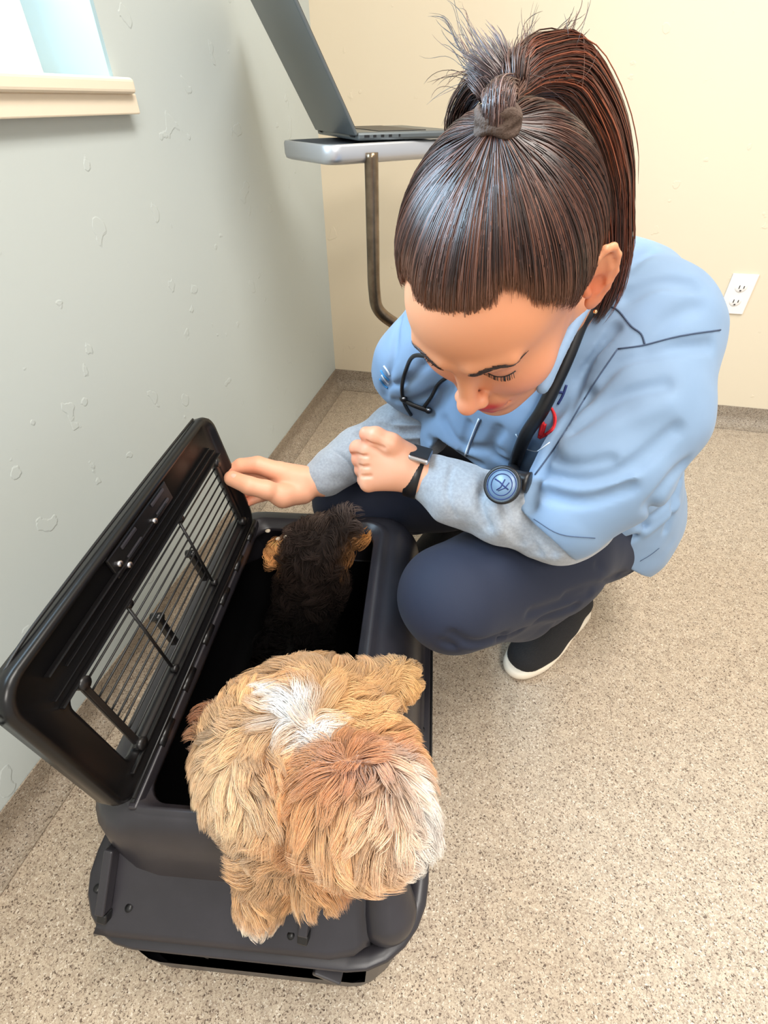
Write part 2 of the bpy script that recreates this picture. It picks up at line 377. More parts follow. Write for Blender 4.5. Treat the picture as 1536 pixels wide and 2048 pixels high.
# outlet on the back wall
oc = V3(1.2606+.035, 0, .3701+.057)
out = thing('wall_outlet', tuple(oc), 'white duplex electrical outlet on the cream back wall above the speckled baseboard', 'outlet')
bx('cover_plate', oc+V3(0, -.003, 0), (.035, .003, .057), M['white'], out, bevel=.0025, seg=3)
for dz in (.02, -.02):
    f = Field((-.02, -.01, -.02), (.02, .01, .02), .001); f.ell((0, 0, 0), (.0165, .0045, .0145), k=.001); v, q = f.mesh(); 
    so = from_np('socket', v+oc+V3(0, -.0055, dz), q, M['white'], out)
    for dx, hz in ((-.0062, .0045), (.0062, .0036)): bx('slot', oc+V3(dx, -.0103, dz+.002), (.0011, .0006, hz), M['slot'], so)
    bx('ground_slot', oc+V3(0, -.0101, dz-.008), (.0022, .0006, .0018), M['slot'], so)

# ================================================================== TABLE + LAPTOP
ZT = .824
tA = onz(655, 290, ZT); tB = onz(905, 277, ZT); td = unit(tB-tA); tn = V3(-td[1], td[0], 0)      # front edge, depth direction
TW, TL = .21, .46
def rrect(hx, hy, r, n=5):
    out_ = []
    for cx, cy, a0 in ((hx-r, hy-r, 0), (-hx+r, hy-r, 90), (-hx+r, -hy+r, 180), (hx-r, -hy+r, 270)):
        for a in np.linspace(a0, a0+90, n+1): out_.append((cx+r*math.cos(math.radians(a)), cy+r*math.sin(math.radians(a))))
    return np.array(out_)
def loft(rings, close_ends=(True, True)):
    """rings: list of (k,3) arrays -> verts, faces list"""
    n = len(rings[0]); v = np.concatenate(rings); f = []
    for i in range(len(rings)-1):
        for j in range(n): f.append((i*n+j, i*n+(j+1) % n, (i+1)*n+(j+1) % n, (i+1)*n+j))
    if close_ends[0]: f.append(tuple(range(n))[::-1])
    if close_ends[1]: f.append(tuple((len(rings)-1)*n+j for j in range(n)))
    return v, f
def loft_obj(name, rings, m, parent=None, ends=(True, True), smooth=True, drop=None):
    v, f = loft(rings, ends)
    if drop is not None: f = [x for x in f if not drop(np.mean([v[i] for i in x], 0))]
    me = bpy.data.meshes.new(name); me.from_pydata(np.asarray(v).tolist(), [], f); return link(name, me, m, parent, smooth)
tc_ = tA+td*(TL/2)+tn*(TW/2)
def T2(p, z): return tc_*V3(1, 1, 0)+p[:, :1]*td+p[:, 1:]*tn+V3(0, 0, z)
table = thing('instrument_table', (tc_[0], tc_[1], 0), 'small metal tray table with a bronze tube leg in the room corner', 'table')
rg = [T2(rrect(TL/2-d, TW/2-d, .03-d*.5), z) for d, z in ((.01, ZT-.032), (.002, ZT-.029), (0, ZT-.022), (0, ZT-.004), (.002, ZT-.0005), (.006, ZT), (.012, ZT-.001), (.014, ZT-.006))]
loft_obj('tray', rg, M['alu'], table)
lp = P(752, 318, .93)+tn*.035+td*.012; lx, ly = lp[0], lp[1]
lg = [V3(lx, ly, ZT-.015), V3(lx, ly, .74), V3(lx, ly, .64), V3(lx+.001, ly, .56), V3(lx+.010, ly+.005, .515), V3(lx+.05, ly+.03, .475), V3(lx+.095, ly+.058, .44), V3(lx+.115, ly+.07, .39), V3(lx+.12, ly+.072, .3), V3(lx+.12, ly+.072, .10)]
tube('leg', lg, .0135, M['bronze'], table, 14)
bc = V3(lx+.12, ly+.072, .09)
bs = tube('base', [bc-td*.2, bc, bc+td*.2], .014, M['bronze'], table, 12)
for s in (-1, 1):
    c = bc+td*.19*s; w_ = tube('caster', [c+tn*-.012-V3(0, 0, .058), c+tn*.012-V3(0, 0, .058)], .03, M['black'], bs, 20)
LZ = .834
lA = onz(716, 277, .83); lA[2] = LZ; lB0 = onz(634, 264, .83); hd = unit(lB0-lA*V3(1, 1, 0)-V3(0, 0, .83)); hd[2] = 0; hd = unit(hd); bd = V3(hd[1], -hd[0], 0)
lap = thing('laptop', tuple((lA+hd*.15)*V3(1, 1, 0)+V3(0, 0, ZT)), 'grey laptop standing half open on the small metal tray table in the corner', 'laptop')
LW = .295
def slab(name, o, a, b, la, lb, th, m, parent, bev=.003):
    n = np.cross(a, b); return bx(name, o+a*la/2+b*lb/2+n*th/2, (la/2, lb/2, th/2), m, parent, ax=(a, b, n), bevel=bev, seg=2)
base = slab('keyboard_base', lA-V3(0, 0, .008), bd, hd, .215, LW, .013, M['laptop'], lap, .004)
for i, (s, l) in enumerate(((.018, .010), (.034, .006), (.05, .006), (.066, .006), (.085, .003))):
    bx('port', lA+bd*(s)+V3(0, 0, -.001)-hd*.0006, (l/2, .0006, .002), M['black'], base, ax=(bd, hd, V3(0, 0, 1)))
bx('keyboard', lA+bd*.10+hd*LW/2+V3(0, 0, .0055), (.05, LW/2-.02, .0006), M['black'], base, ax=(bd, hd, V3(0, 0, 1)))
ti = .5; ldv = -bd*math.sin(ti)+V3(0, 0, math.cos(ti)); ln = np.cross(hd, ldv)
lid_ = slab('screen', lA-bd*.004-V3(0, 0, .001), hd, ldv, LW, .24, .006, M['laptop'], lap, .0025)
inn = unit(np.cross(ldv, hd)); inn = inn if inn@bd > 0 else -inn
bx('display', lA-bd*.004+hd*LW/2+ldv*.11+inn*(.0068 if ln@inn > 0 else .0008), (LW/2-.006, .10, .0005), M['black'], lid_, ax=(hd, ldv, np.cross(hd, ldv)))
for s in (.03, LW-.03): tube('hinge', [lA+hd*(s-.012)+V3(0, 0, .001), lA+hd*(s+.012)+V3(0, 0, .001)], .0045, M['black'], lid_, 10)

# ================================================================== CRATE
KY = .155; kx = V3(math.cos(KY), math.sin(KY), 0); ky = V3(-math.sin(KY), math.cos(KY), 0); KO = V3(.389, -1.3875, 0); kz = V3(0, 0, 1)
def K(x, y, z): return KO+kx*x+ky*y+kz*z
def KR(hx, y0, y1, r, z, n=6): p = rrect(hx, (y1-y0)/2, r, n); return np.array([K(a, b+(y0+y1)/2, z) for a, b in p])
crate = thing('pet_carrier', tuple(KO), 'black plastic pet carrier on the floor with its top lid swung open', 'pet carrier')
low = [KR(.17, -.322, .30, .06, .0), KR(.178, -.326, .306, .06, .006), KR(.184, -.326, .31, .06, .036), KR(.197, -.322, .316, .07, .132), KR(.212, -.330, .326, .09, .136), KR(.213, -.331, .327, .09, .140), KR(.211, -.329, .325, .09, .144)]
low += [KR(.19, -.312, .305, .07, .143), KR(.182, -.305, .298, .06, .036), KR(.165, -.30, .29, .05, .008)]
def doorcut(c):
    l = c-KO; return l@ky < -.28 and abs(l@kx) < .135 and .05 < l[2] < .13
v_, f_ = loft(low, (True, True)); 
lower = loft_obj('lower_shell', low, M['plastic'], crate, (True, True), drop=doorcut)
up = [KR(.203, -.298, .316, .125, .1455), KR(.197, -.288, .312, .12, .152), KR(.193, -.279, .306, .105, .19), KR(.188, -.270, .298, .08, .235), KR(.181, -.266, .290, .068, .265), KR(.168, -.258, .278, .06, .288), KR(.150, -.251, .262, .05, .300), KR(.137, -.248, .25, .045, .303)]
up += [KR(.128, -.246, .244, .03, .3035), KR(.124, -.244, .240, .03, .309), KR(.117, -.240, .234, .028, .309), KR(.112, -.236, .230, .026, .298), KR(.106, -.232, .226, .026, .296), KR(.104, -.231, .224, .026, .288)]
up += [KR(.15, -.24, .25, .05, .283), KR(.183, -.262, .29, .06, .23), KR(.19, -.28, .30, .06, .15)]
M['dome'] = M['plastic']
upper = loft_obj('upper_shell', up, M['plastic'], crate, (False, False))
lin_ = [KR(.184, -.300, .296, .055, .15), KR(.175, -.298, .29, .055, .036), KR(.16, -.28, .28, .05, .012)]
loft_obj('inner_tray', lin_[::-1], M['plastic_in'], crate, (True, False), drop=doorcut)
# sloping front panel over the doorway
pn = [np.array([K(x, y, z) for x, y, z in r]) for r in (
    ((-.132, -.262, .222), (.125, -.258, .222), (.140, -.262, .20), (.150, -.318, .146), (-.166, -.324, .146), (-.150, -.262, .20)),)]
def panel():
    o = bpy.data.meshes.new('front_panel'); top = [(-.150, -.268, .220), (.112, -.264, .220)]; 
    n = 10; vs = []; fs = []
    prof = [(-.240, .236), (-.256, .226), (-.264, .216), (-.298, .177), (-.317, .163), (-.322, .158), (-.320, .151), (-.308, .150)]
    xs = np.concatenate([[-.166, -.160], np.linspace(-.148, .132, 12), [.142, .150]])
    for i, (y, z) in enumerate(prof):
        s = i/(len(prof)-1)
        for j, x in enumerate(xs):
            e = 1-.06*(1-min(s*1.4, 1)); zz = z+(.004 if j in (1, len(xs)-2) else 0)-(.012 if j in (0, len(xs)-1) else 0)
            vs.append(K(x*e-.002, y+.018*max(0, (x-.11)/.04)**2, zz))
    m_ = len(xs)
    base_ = len(vs)
    for side in (0, m_-1):
        b0 = len(vs)
        for i, (y, z) in enumerate(prof): p = vs[i*m_+side]; vs.append(p*V3(1, 1, 0)+V3(0, 0, min(p[2], .1455)))
        for i in range(len(prof)-1): fs.append((i*m_+side, (i+1)*m_+side, b0+i+1, b0+i))
    for i in range(len(prof)-1):
        for j in range(m_-1): fs.append((i*m_+j, i*m_+j+1, (i+1)*m_+j+1, (i+1)*m_+j))
    o.from_pydata([tuple(v) for v in vs], [], fs); ob = link('front_panel', o, M['plastic'], crate)
    so = ob.modifiers.new('solid', 'SOLIDIFY'); so.thickness = .003; return ob
fp = panel()
def bar(name, a, b, hw, hh, m, parent, bev=.002):
    a = np.array(a); b = np.array(b); d = unit(b-a); s = unit(np.cross(d, kz)) if abs(d[2]) < .95 else kx; n = np.cross(s, d)
    return bx(name, (a+b)/2, (np.linalg.norm(b-a)/2, hw, hh), m, parent, ax=(d, s, n), bevel=bev)
for x in (-.152, .076): 
    bar('latch_rail', K(x+.004, -.260, .236), K(x, -.309, .186), .0055, .008, M['plastic'], fp, .002)
    bar('rail_foot', K(x, -.307, .182), K(x-.001, -.314, .173), .006, .006, M['black'], fp, .002)
for x, y, z in ((-.128, -.300, .1775), (.060, -.308, .1705)): tube('screw_hole', [K(x, y, z-.003), K(x, y-.002, z+.0022)], .0042, M['black'], fp, 12)
for x, y in ((.178, -.298), (-.19, -.28), (.197, .1), (.2, -.05)): tube('rivet', [K(x, y, .1435), K(x, y, .1465)], .0045, M['black'], lower, 12)
# doorway: sill, door rods and vents seen through it
for i in range(5):
    for j in range(3): bx('vent_slot', K(-.045+i*.018, .288, .10+j*.012), (.006, .003, .002), M['steel'] if False else M['plastic'], lower, ax=(kx, ky, kz))
_f = Field(KO+V3(-.05, -.40, .12), KO+V3(.30, -.15, .26), .003); _f.chain([K(.158, -.255, .175), K(.163, -.272, .150)], [.030, .036], .01); _v, _q = _f.mesh(); from_np('corner_dome', _v, _q, M['plastic'], upper)
bar('door_latch', K(.085, -.325, .118), K(.115, -.33, .105), .008, .006, M['plastic'], lower)
bar('door_rod', K(-.09, -.315, .128), K(-.06, -.318, .05), .002, .002, M['wire'], lower, .0005)
# side ribs of the lower lip with bolts
mesh_tubes('lip_bead', [([K(.2145, y, .140) for y in np.linspace(-.22, .22, 14)], .002)], M['black'], lower, 8)

# lid -----------------------------------------------------------
H1 = V3(.307, -1.64, .31); LV = unit(kx*-.034+kz*.207); LN = np.cross(ky, LV); LN = LN if LN@kx > 0 else -LN       # LN faces the opening
def D(s, h, n=0): return H1+ky*s+LV*h+LN*n
lidp = thing('lid', tuple(H1), None, None); del_ = None
lidp.parent = crate; lidp.matrix_parent_inverse = crate.matrix_world.inverted()
def ring2(s0, s1, h0, h1, r, n0, k=6):
    p = rrect((s1-s0)/2, (h1-h0)/2, r, k); return np.array([D(a+(s0+s1)/2, b+(h0+h1)/2, n0) for a, b in p])
OS0, OS1, OH0, OH1 = .030, .437, .020, .143
fr = [ring2(OS0, OS1, OH0, OH1, .012, -.004), ring2(OS0-.002, OS1+.002, OH0-.002, OH1+.002, .013, .004), ring2(OS0-.006, OS1+.006, OH0-.005, OH1+.005, .014, .005), ring2(-.002, .458, .004, .203, .022, .004), ring2(-.006, .462, .001, .208, .026, .010),
      ring2(-.012, .467, -.003, .214, .03, .010), ring2(-.014, .469, -.005, .216, .032, .004), ring2(-.012, .467, -.003, .214, .03, -.010), ring2(-.004, .46, .003, .206, .026, -.012), ring2(OS0-.004, OS1+.004, OH0-.004, OH1+.004, .014, -.010), ring2(OS0, OS1, OH0, OH1, .012, -.004)]
def lbx(name, s0, s1, h0, h1, n0, n1, m, parent, bev=.0015): return bx(name, D((s0+s1)/2, (h0+h1)/2, (n0+n1)/2), ((s1-s0)/2, (h1-h0)/2, abs(n1-n0)/2), m, parent, ax=(ky, LV, np.cross(ky, LV)), bevel=bev)
M['lid'] = mat('black_lid_plastic', lin(17, 16, 17), .3, spec=.4)
frame = loft_obj('lid_frame', fr, M['lid'], lidp, (False, False))
grid = mesh_tubes('wire_grid', [([D(.048, h, .0), D(OS1+.004, h, .0)], .0013) for h in np.linspace(.031, .133, 9)], M['wire'], lidp, 8)
for s in (.147, .294):
    mesh_tubes('cross_wire', [([D(s, OH0-.004, .002), D(s, OH1+.006, .002)], .002), ([D(s, OH0+.001, .002), D(s, OH0+.001, .008)], .005), ([D(s, OH1+.002, .002), D(s, OH1+.002, .009)], .005)], M['wire'], lidp, 10)
for s in (.050, .432):
    lbx('grid_rail', s-.004, s+.004, OH0, OH1, .001, .006, M['wire'], lidp)
    for h in (OH0+.003, OH1): tube('corner_clip', [D(s, h, .002), D(s, h, .011)], .007, M['wire'], lidp, 14)
lbx('inner_rib', .02, .45, .147, .150, .004, .010, M['lid'], lidp); lbx('inner_rib', .03, .28, .182, .1845, .004, .011, M['lid'], lidp); lbx('inner_rib', .02, .44, .160, .1615, .004, .009, M['lid'], lidp); lbx('inner_rib', .02, .45, .0135, .0165, .004, .010, M['lid'], lidp); lbx('inner_rib', .05, .43, .170, .1715, .004, .008, M['lid'], lidp)
la = lbx('latch_plate', .155, .30, .176, .204, .004, .008, M['lid'], lidp)
for s, h in ((.18, .181), (.18, .196), (.255, .181), (.255, .196)): lbx('latch_slot', s, s+.034, h, h+.005, .0075, .010, M['plastic'], la)
for s, h in ((.165, .190), (.175, .178), (.245, .183)): tube('latch_pin', [D(s, h, .006), D(s, h, .012)], .0035, M['steel'], la, 12)
# two sloping posts behind the grid
for s in (.185, .30): lbx('grid_post', s-.004, s+.004, .022, .075, -.016, -.006, M['lid'], lidp); tube('post_knob', [D(s, .076, -.018), D(s, .076, -.004)], .006, M['lid'], lidp, 12)
# carrying wire lying behind the lid
tube('carry_wire', [D(-.018, .19, -.004), D(.02, .214, -.004), D(.12, .2185, -.004), D(.30, .2185, -.004), D(.44, .2165, -.004)], .0016, M['wire'], lidp, 8); tube('carry_wire', [D(-.012, .178, -.014), D(-.06, .176, -.02), D(-.13, .165, -.03)], .002, M['wire'], lidp, 8)
# hinge line
hb = mesh_tubes('hinge_rod', [([D(-.002, -.002, .010), D(.462, -.002, .010)], .0028), ([D(.0, .006, .014), D(.455, .006, .014)], .0022)], M['lid'], crate, 10)
for s in (.06, .13, .20, .27, .34, .41): tube('hinge_knuckle', [D(s, -.003, .012), D(s+.032, -.003, .012)], .006, M['lid'], hb, 12)
bx('hinge_strip', D(.229, -.010, .010), (.236, .005, .008), M['plastic'], crate, ax=(ky, kx, kz), bevel=.002)
# two kibble crumbs on the rim ledge
for i, (x, y) in enumerate(((535, 1062), (556, 1078), (571, 1074))):
    c = K(0, 0, 0); p = onz(x, y, .292); f = Field(p-.012, p+.012, .0008); f.ell(p, (.0045, .0035, .003), k=.001); f.ell(p+V3(.002, .001, .001), (.003, .003, .0025), k=.002); v, q = f.mesh()
    tag(from_np('treat_crumb', v, q, M['sill']), ['cream treat crumb nearest the hinge on the back rim inside the carrier', 'cream treat crumb in the middle of three behind the black puppy', 'cream treat crumb closest to the black puppy on the carrier rim'][i], 'treat', 'treat crumbs on the carrier rim')

def vnormals(v, q):
    n = np.cross(v[q[:, 2]]-v[q[:, 0]], v[q[:, 3]]-v[q[:, 1]]); a = np.zeros_like(v)
    for i in range(4): np.add.at(a, q[:, i], n)
    return a/(np.linalg.norm(a, axis=1, keepdims=True)+1e-12)
# ================================================================== PERSON
ONLY = None
person = thing('person', (.80, -1.05, 0), 'person crouching beside the black carrier in a light blue jacket, dark ponytail, holding the lid', 'person')
# head frame: x = her right, y = forwards, z = up
HO = V3(.623, -1.271, .749)
_f = unit(V3(-.23, -.675, -.701)); _u = V3(-.252, -.655, .713); _u = unit(_u-_f*(_u@_f)); _r = np.cross(_f, _u); HA = np.stack([_r, _f, _u], 1)
def HW(p): return HO+np.asarray(p, float)@HA.T
def HL(p): return (np.asarray(p, float)-HO)@HA
NB = V3(.705, -1.075, .668)
LSH = V3(.806, -1.11, .662); RSH = V3(.565, -1.0, .625)
LEL = P(1112, 1036, .638); LWR = P(848, 957, .66); REL = P(842, 850, .90); RWR = P(645, 963, .858)
LKN = P(903, 1196, .672); LHIP = V3(.845, -1.02, .285); LANK = V3(.815, -1.055, .12)
RKN = P(702, 1000, .975); RHIP = V3(.71, -.87, .29); RANK = V3(.60, -.82, .11)
SPN = V3(.745, -1.02, .50); PEL = V3(.82, -.95, .31)

# ---- head and neck
f = Field((-.11, -.15, -.20), (.11, .15, .15), .0016)
f.ell((0, -.014, .035), (.0745, .097, .089), k=.01)
f.ell((0, .028, -.035), (.0605, .062, .075), k=.03)
f.ell((0, .048, .040), (.058, .045, .045), k=.03)
f.ell((0, .050, -.085), (.036, .036, .030), k=.035); f.ell((0, .074, -.100), (.019, .016, .015), k=.025)
for s in (-1, 1):
    f.ell((s*.037, .060, -.022), (.026, .024, .024), k=.03)
    f.ell((s*.030, .098, .011), (.017, .013, .0095), k=.012, op='cut')
    f.ell((s*.0305, .0750, .0110), (.0155, .0155, .0125), k=.006)
    f.cone((s*.014, .0945, .026), (s*.046, .081, .0295), .0055, .004, k=.014)
f.cone((0, .088, .016), (0, .1055, -.026), .0075, .0085, k=.014); f.ell((0, .1105, -.032), (.0108, .0105, .0092), k=.008)
for s in (-1, 1):
    f.ell((s*.0125, .1005, -.0355), (.0062, .0085, .0062), k=.006)
    f.ell((s*.0065, .1045, -.0415), (.003, .0045, .0028), k=.003, op='cut')
    f.cone((s*.0185, .096, -.036), (s*.030, .083, -.066), .002, .0015, k=.006, op='cut')
f.ell((0, .083, -.064), (.027, .017, .017), k=.015)
for s in (-1, 1): f.cone((s*.004, .0995, -.0585), (s*.020, .0905, -.0625), .0042, .0022, k=.004)
f.cone((-.011, .0945, -.0705), (.011, .0945, -.0705), .0052, .0052, k=.004)
for s in (-1, 1): f.cone((0, .1015, -.0645), (s*.024, .0895, -.0635), .0009, .0007, k=.002, op='cut'); f.cone((s*.024, .0895, -.0635), (s*.029, .086, -.0605), .0012, .0008, k=.003, op='cut')
for s in (-1, 1):      # ears
    bk = unit(V3(s*.55, -.83, 0)); ez = unit(V3(0, -.16, 1)); nm = unit(np.cross(bk, ez)); nm = nm if nm[0]*s > 0 else -nm; c0 = V3(s*.0815, -.014, .004)
    E = lambda u, v, w=0: c0+bk*u+ez*v+nm*w
    f.ell(E(.003, .003), (.0155, .0285, .0030), np.stack([bk, ez, nm], 1), k=.005); f.ell(E(-.003, -.024), (.0075, .0095, .0038), np.stack([bk, ez, nm], 1), k=.005)
    f.chain([E(-.011, .004, .001), E(-.010, .018, .003), E(-.003, .029, .004), E(.005, .0315, .004), E(.0125, .0275, .004), E(.0175, .0145, .004), E(.0165, -.002, .004), E(.010, -.016, .003), E(.003, -.027, .001)], [.0024, .0028, .0032, .0034, .0034, .0032, .0030, .0028, .0028], .002)
    f.chain([E(.009, .020, .002), E(.011, .006, .003), E(.008, -.008, .003), E(.001, -.015, .002)], [.0022, .0028, .0028, .0022], .003)
    f.ell(E(-.0005, -.002, .003), (.0068, .0085, .0034), np.stack([bk, ez, nm], 1), k=.003, op='cut'); f.ell(E(-.0105, -.005, .002), (.004, .006, .004), np.stack([bk, ez, nm], 1), k=.004)
nbl = HL(NB)
f.cone((0, -.028, -.05), (0, -.028, -.05)+(nbl-V3(0, -.028, -.05))*.85, .052, .056, k=.035)
hv, hq = f.mesh(1)
def skin_head(v):
    c = np.tile(np.array(lin(214, 146, 108)), (len(v), 1)); g = lambda p, r: np.exp(-(((v-np.array(p))/np.array(r))**2).sum(1))[:, None]
    def mixc(c, col, a): return c*(1-a)+np.array(col)*a
    for s in (-1, 1):
        c = mixc(c, lin(224, 140, 118), .55*g((s*.042, .07, -.02), (.022, .03, .02))); c = mixc(c, lin(208, 104, 66), .75*g((s*.083, -.008, .0), (.012, .016, .022)))
        c = mixc(c, lin(178, 110, 90), .45*g((s*.031, .09, .012), (.018, .02, .009)))
    c = mixc(c, lin(226, 140, 118), .45*g((0, .112, -.032), (.014, .015, .012)))
    lip = np.maximum(g((0, .098, -.0595), (.022, .03, .0060)), g((0, .098, -.0710), (.018, .03, .0068))); c = mixc(c, lin(170, 40, 46), np.clip(lip*1.9, 0, .97))
    c = mixc(c, lin(110, 40, 36), .8*g((0, .10, -.0642), (.022, .03, .0013)))
    return c
body_parts = [(HW(hv), hq, skin_head(hv))]
# ---- hands and forearms
SKH = np.array(lin(226, 166, 134))
def hand_colour(v, tips):
    c = np.tile(SKH, (len(v), 1))
    for p in tips:
        a = .55*np.exp(-(((v-p)**2).sum(1))/.014**2)[:, None]; c = c*(1-a)+np.array(lin(228, 128, 100))*a
    return c
h = .0014
Rf = Field(np.min([P(445, 960, .8), RWR], 0)-.07, np.max([P(445, 960, .8), RWR+unit(REL-RWR)*.09], 0)+.05, h)
Rf.cone(RWR+unit(REL-RWR)*.08, RWR, .029, .0235, .01)
Rf.cone(RWR, P(585, 962, .85), .0235, .024, .012)
Rf.chain([P(600, 958, .85), P(560, 942, .842)], [.0215, .0165], .012); Rf.chain([P(605, 968, .855), P(555, 962, .855)], [.021, .0175], .012); Rf.chain([P(605, 978, .86), P(556, 980, .864)], [.019, .016], .012)
Rf.chain([P(606, 985, .846), P(566, 992, .826), P(530, 978, .808)], [.020, .0185, .0145], .008)          # ball of the thumb
Rf.chain([P(534, 980, .808), P(498, 971, .800), P(464, 957, .804)], [.0158, .0146, .0128], .004)
Rf.chain([P(566, 946, .842), P(516, 930, .832), P(482, 932, .830), P(456, 946, .830)], [.0168, .0148, .0128, .0104], .0025)
Rf.chain([P(558, 952, .856), P(506, 950, .865), P(480, 966, .868), P(470, 980, .862)], [.0140, .0112, .0098, .0086], .002)
Rf.chain([P(556, 968, .864), P(512, 974, .880), P(486, 986, .878), P(478, 998, .870)], [.0132, .0106, .0094, .0082], .002)
Rf.chain([P(560, 984, .868), P(524, 994, .886), P(502, 1002, .882), P(492, 1008, .874)], [.0115, .0084, .0074, .0066], .002)
v, q = Rf.mesh(1); body_parts.append((v, q, hand_colour(v, [P(452, 951, .82), P(474, 990, .87), P(505, 930, .83), P(492, 1006, .87)])))
nail = Field(P(462, 952, .80)-.02, P(462, 952, .80)+.02, .0008); nc = P(470, 953, .7925); nu = unit(P(498, 971, .80)-P(464, 957, .804)); nn_ = unit(-CF+CU*.5); nn_ = unit(nn_-nu*(nn_@nu)); nr_ = np.cross(nu, nn_)
nail.ell(nc+nu*-.002, (.0062, .0048, .0018), np.stack([nu, nr_, nn_], 1), k=.001); nlv, nlq = nail.mesh()
Lf = Field(np.min([P(700, 860, .62), P(850, 1000, .70)], 0)-.06, np.max([P(700, 860, .62), P(900, 1000, .72)], 0)+.06, h)
Lf.cone(LWR+unit(LEL-LWR)*.06, LWR, .029, .0245, .01)
Lf.cone(LWR, P(800, 935, .658), .0245, .027, .015)
for i in range(4):
    a = P(808-2*i, 918+11*i, .655); kn = P(745-3*abs(i-1.2)*1.5, 898+23*i, .650+.004*i); pp_ = P(716+4.5*i, 897+21*i, .670+.005*i); dd = P(742+3*i, 910+17*i, .698); tt = P(765, 915+13*i, .690)
    r0 = (.0132, .0135, .0125, .0115)[i]
    Lf.chain([a, kn], [.017, r0], .014); Lf.chain([kn, pp_, dd, tt], [r0*.98, r0*.87, r0*.78, r0*.7], .0028)
Lf.chain([P(815, 912, .650), P(782, 888, .636), P(752, 872, .634), P(733, 868, .642)], [.0165, .0135, .0112, .0098], .006)
for pix in ([(703, 909), (716, 909), (734, 912)], [(703, 931), (718, 932), (737, 933)], [(712, 951), (724, 953), (742, 952)], [(736, 884), (750, 889), (768, 896)]): Lf.fold(pix, .0038, .0022)
v, q = Lf.mesh(1); body_parts.append((v, q, hand_colour(v, [P(730, 868, .64), P(716, 897, .67), P(720, 918, .675), P(725, 940, .68), P(748, 890, .655)])))
# ---- core of the body beneath the clothes
f = Field((.25, -1.45, .02), (1.1, -.68, .75), .008)
f.chain([NB, (NB+SPN)/2, SPN, PEL], [.05, .09, .09, .1], .04); f.chain([NB, LSH], [.045, .045], .03); f.chain([NB, RSH], [.045, .045], .03)
f.chain([LSH, LEL, LWR], [.043, .035, .022], .01); f.chain([RSH, REL, RWR], [.043, .035, .022], .01)
f.chain([LHIP, LKN, LANK], [.075, .048, .03], .01); f.chain([RHIP, RKN, RANK], [.075, .048, .03], .01); f.chain([LHIP, PEL, RHIP], [.08, .09, .08], .03)
v, q = f.mesh(1); body_parts.append((v, q, np.tile(SKH, (len(v), 1))))
V_, Q_, C_ = join_np(body_parts); body = from_np('body', V_, Q_, M['skin'], person, col=C_)
M['nail'] = mat('finger_nail', lin(238, 180, 160), .25)
from_np('thumb_nail', nlv, nlq, M['nail'], body)

# ---- sweatshirt sleeves
f = Field(np.min([LEL, LWR], 0)-.09, np.max([LEL, LWR], 0)+.09, .0028)
cuffL = P(866, 963, .66)
f.chain([P(1160, 990, .61), LEL+V3(0, 0, .0), P(1010, 1018, .642), P(905, 986, .655), cuffL], [.052, .053, .046, .0385, .0325], .012)
f.ell(LEL+V3(.01, 0, 0), (.058, .052, .048), k=.03)
for pix, a, r in [([(985, 950), (962, 1000), (975, 1050)], .004, .006), ([(1000, 985), (1020, 1040), (1040, 1085)], .006, .006), ([(1030, 1000), (1050, 1060), (1078, 1105)], .007, .006), ([(1060, 1020), (1075, 1070), (1105, 1105)], .007, .006), ([(1045, 1010), (1062, 1060), (1090, 1100)], -.003, .006), ([(905, 935), (895, 985), (910, 1030)], .0015, .004), ([(1000, 950), (985, 1010), (1000, 1060)], -.003, .008)]: f.fold(pix, a*2.0, r)
sw = thing('sweatshirt', tuple(LEL), None, None); sw.parent = person; sw.matrix_parent_inverse = person.matrix_world.inverted()
v, q = f.mesh(1); v = v+vnormals(v, q)*(vnoise(v, 26)*.007+vnoise(v, 60)*.003)[:, None]; from_np('sleeve', v, q, M['grey'], sw)
f = Field(np.min([REL, RWR], 0)-.09, np.max([REL, RWR], 0)+.09, .0028)
f.chain([P(850, 815, .885), REL, P(725, 900, .878), P(668, 940, .865), P(650, 954, .862)], [.056, .054, .0435, .037, .0355], .012); f.ell(P(815, 862, .885), (.06, .045, .042), k=.03)
for pix, a, r in [([(725, 828), (790, 838), (868, 838)], .009, .0055), ([(735, 850), (800, 862), (868, 862)], .009, .0055), ([(715, 868), (800, 890), (860, 884)], .009, .0055), ([(720, 840), (790, 851), (868, 850)], -.004, .005), ([(725, 860), (800, 877), (868, 873)], -.004, .005), ([(668, 903), (695, 925), (712, 955)], .003, .004), ([(730, 838), (800, 858), (868, 860)], -.004, .006)]: f.fold(pix, a*2.0, r)
v, q = f.mesh(1); v = v+vnormals(v, q)*(vnoise(v, 26)*.007+vnoise(v, 60)*.003)[:, None]; from_np('sleeve', v, q, M['grey'], sw)

# ---- jacket
f = Field((.36, -1.42, .16), (1.14, -.72, .80), .0032)
f.chain([NB+V3(.02, .01, -.005), V3(.725, -1.055, .60)], [.072, .115], .05)
f.ell((.715, -1.06, .585), (.15, .115, .12), k=.05)
f.chain([V3(.72, -1.05, .56), SPN, V3(.79, -.99, .40), V3(.845, -.955, .300)], [.125, .128, .135, .140], .05)
f.chain([NB+V3(.03, 0, -.015), LSH+V3(0, 0, -.005)], [.075, .076], .05); f.chain([NB+V3(-.02, .02, -.02), RSH], [.07, .07], .05)
f.ell((.768, -1.025, .672), (.095, .09, .075), k=.05); f.ell(P(960, 880, .83), (.10, .07, .09), k=.05)
LSE = P(1124, 1022, .618)
f.chain([LSH, P(1284, 830, .60), P(1212, 930, .604), LSE], [.076, .072, .072, .062], .02)
RSE = P(820, 760, .86)
f.chain([RSH, P(838, 735, .825), RSE], [.076, .070, .066], .03)
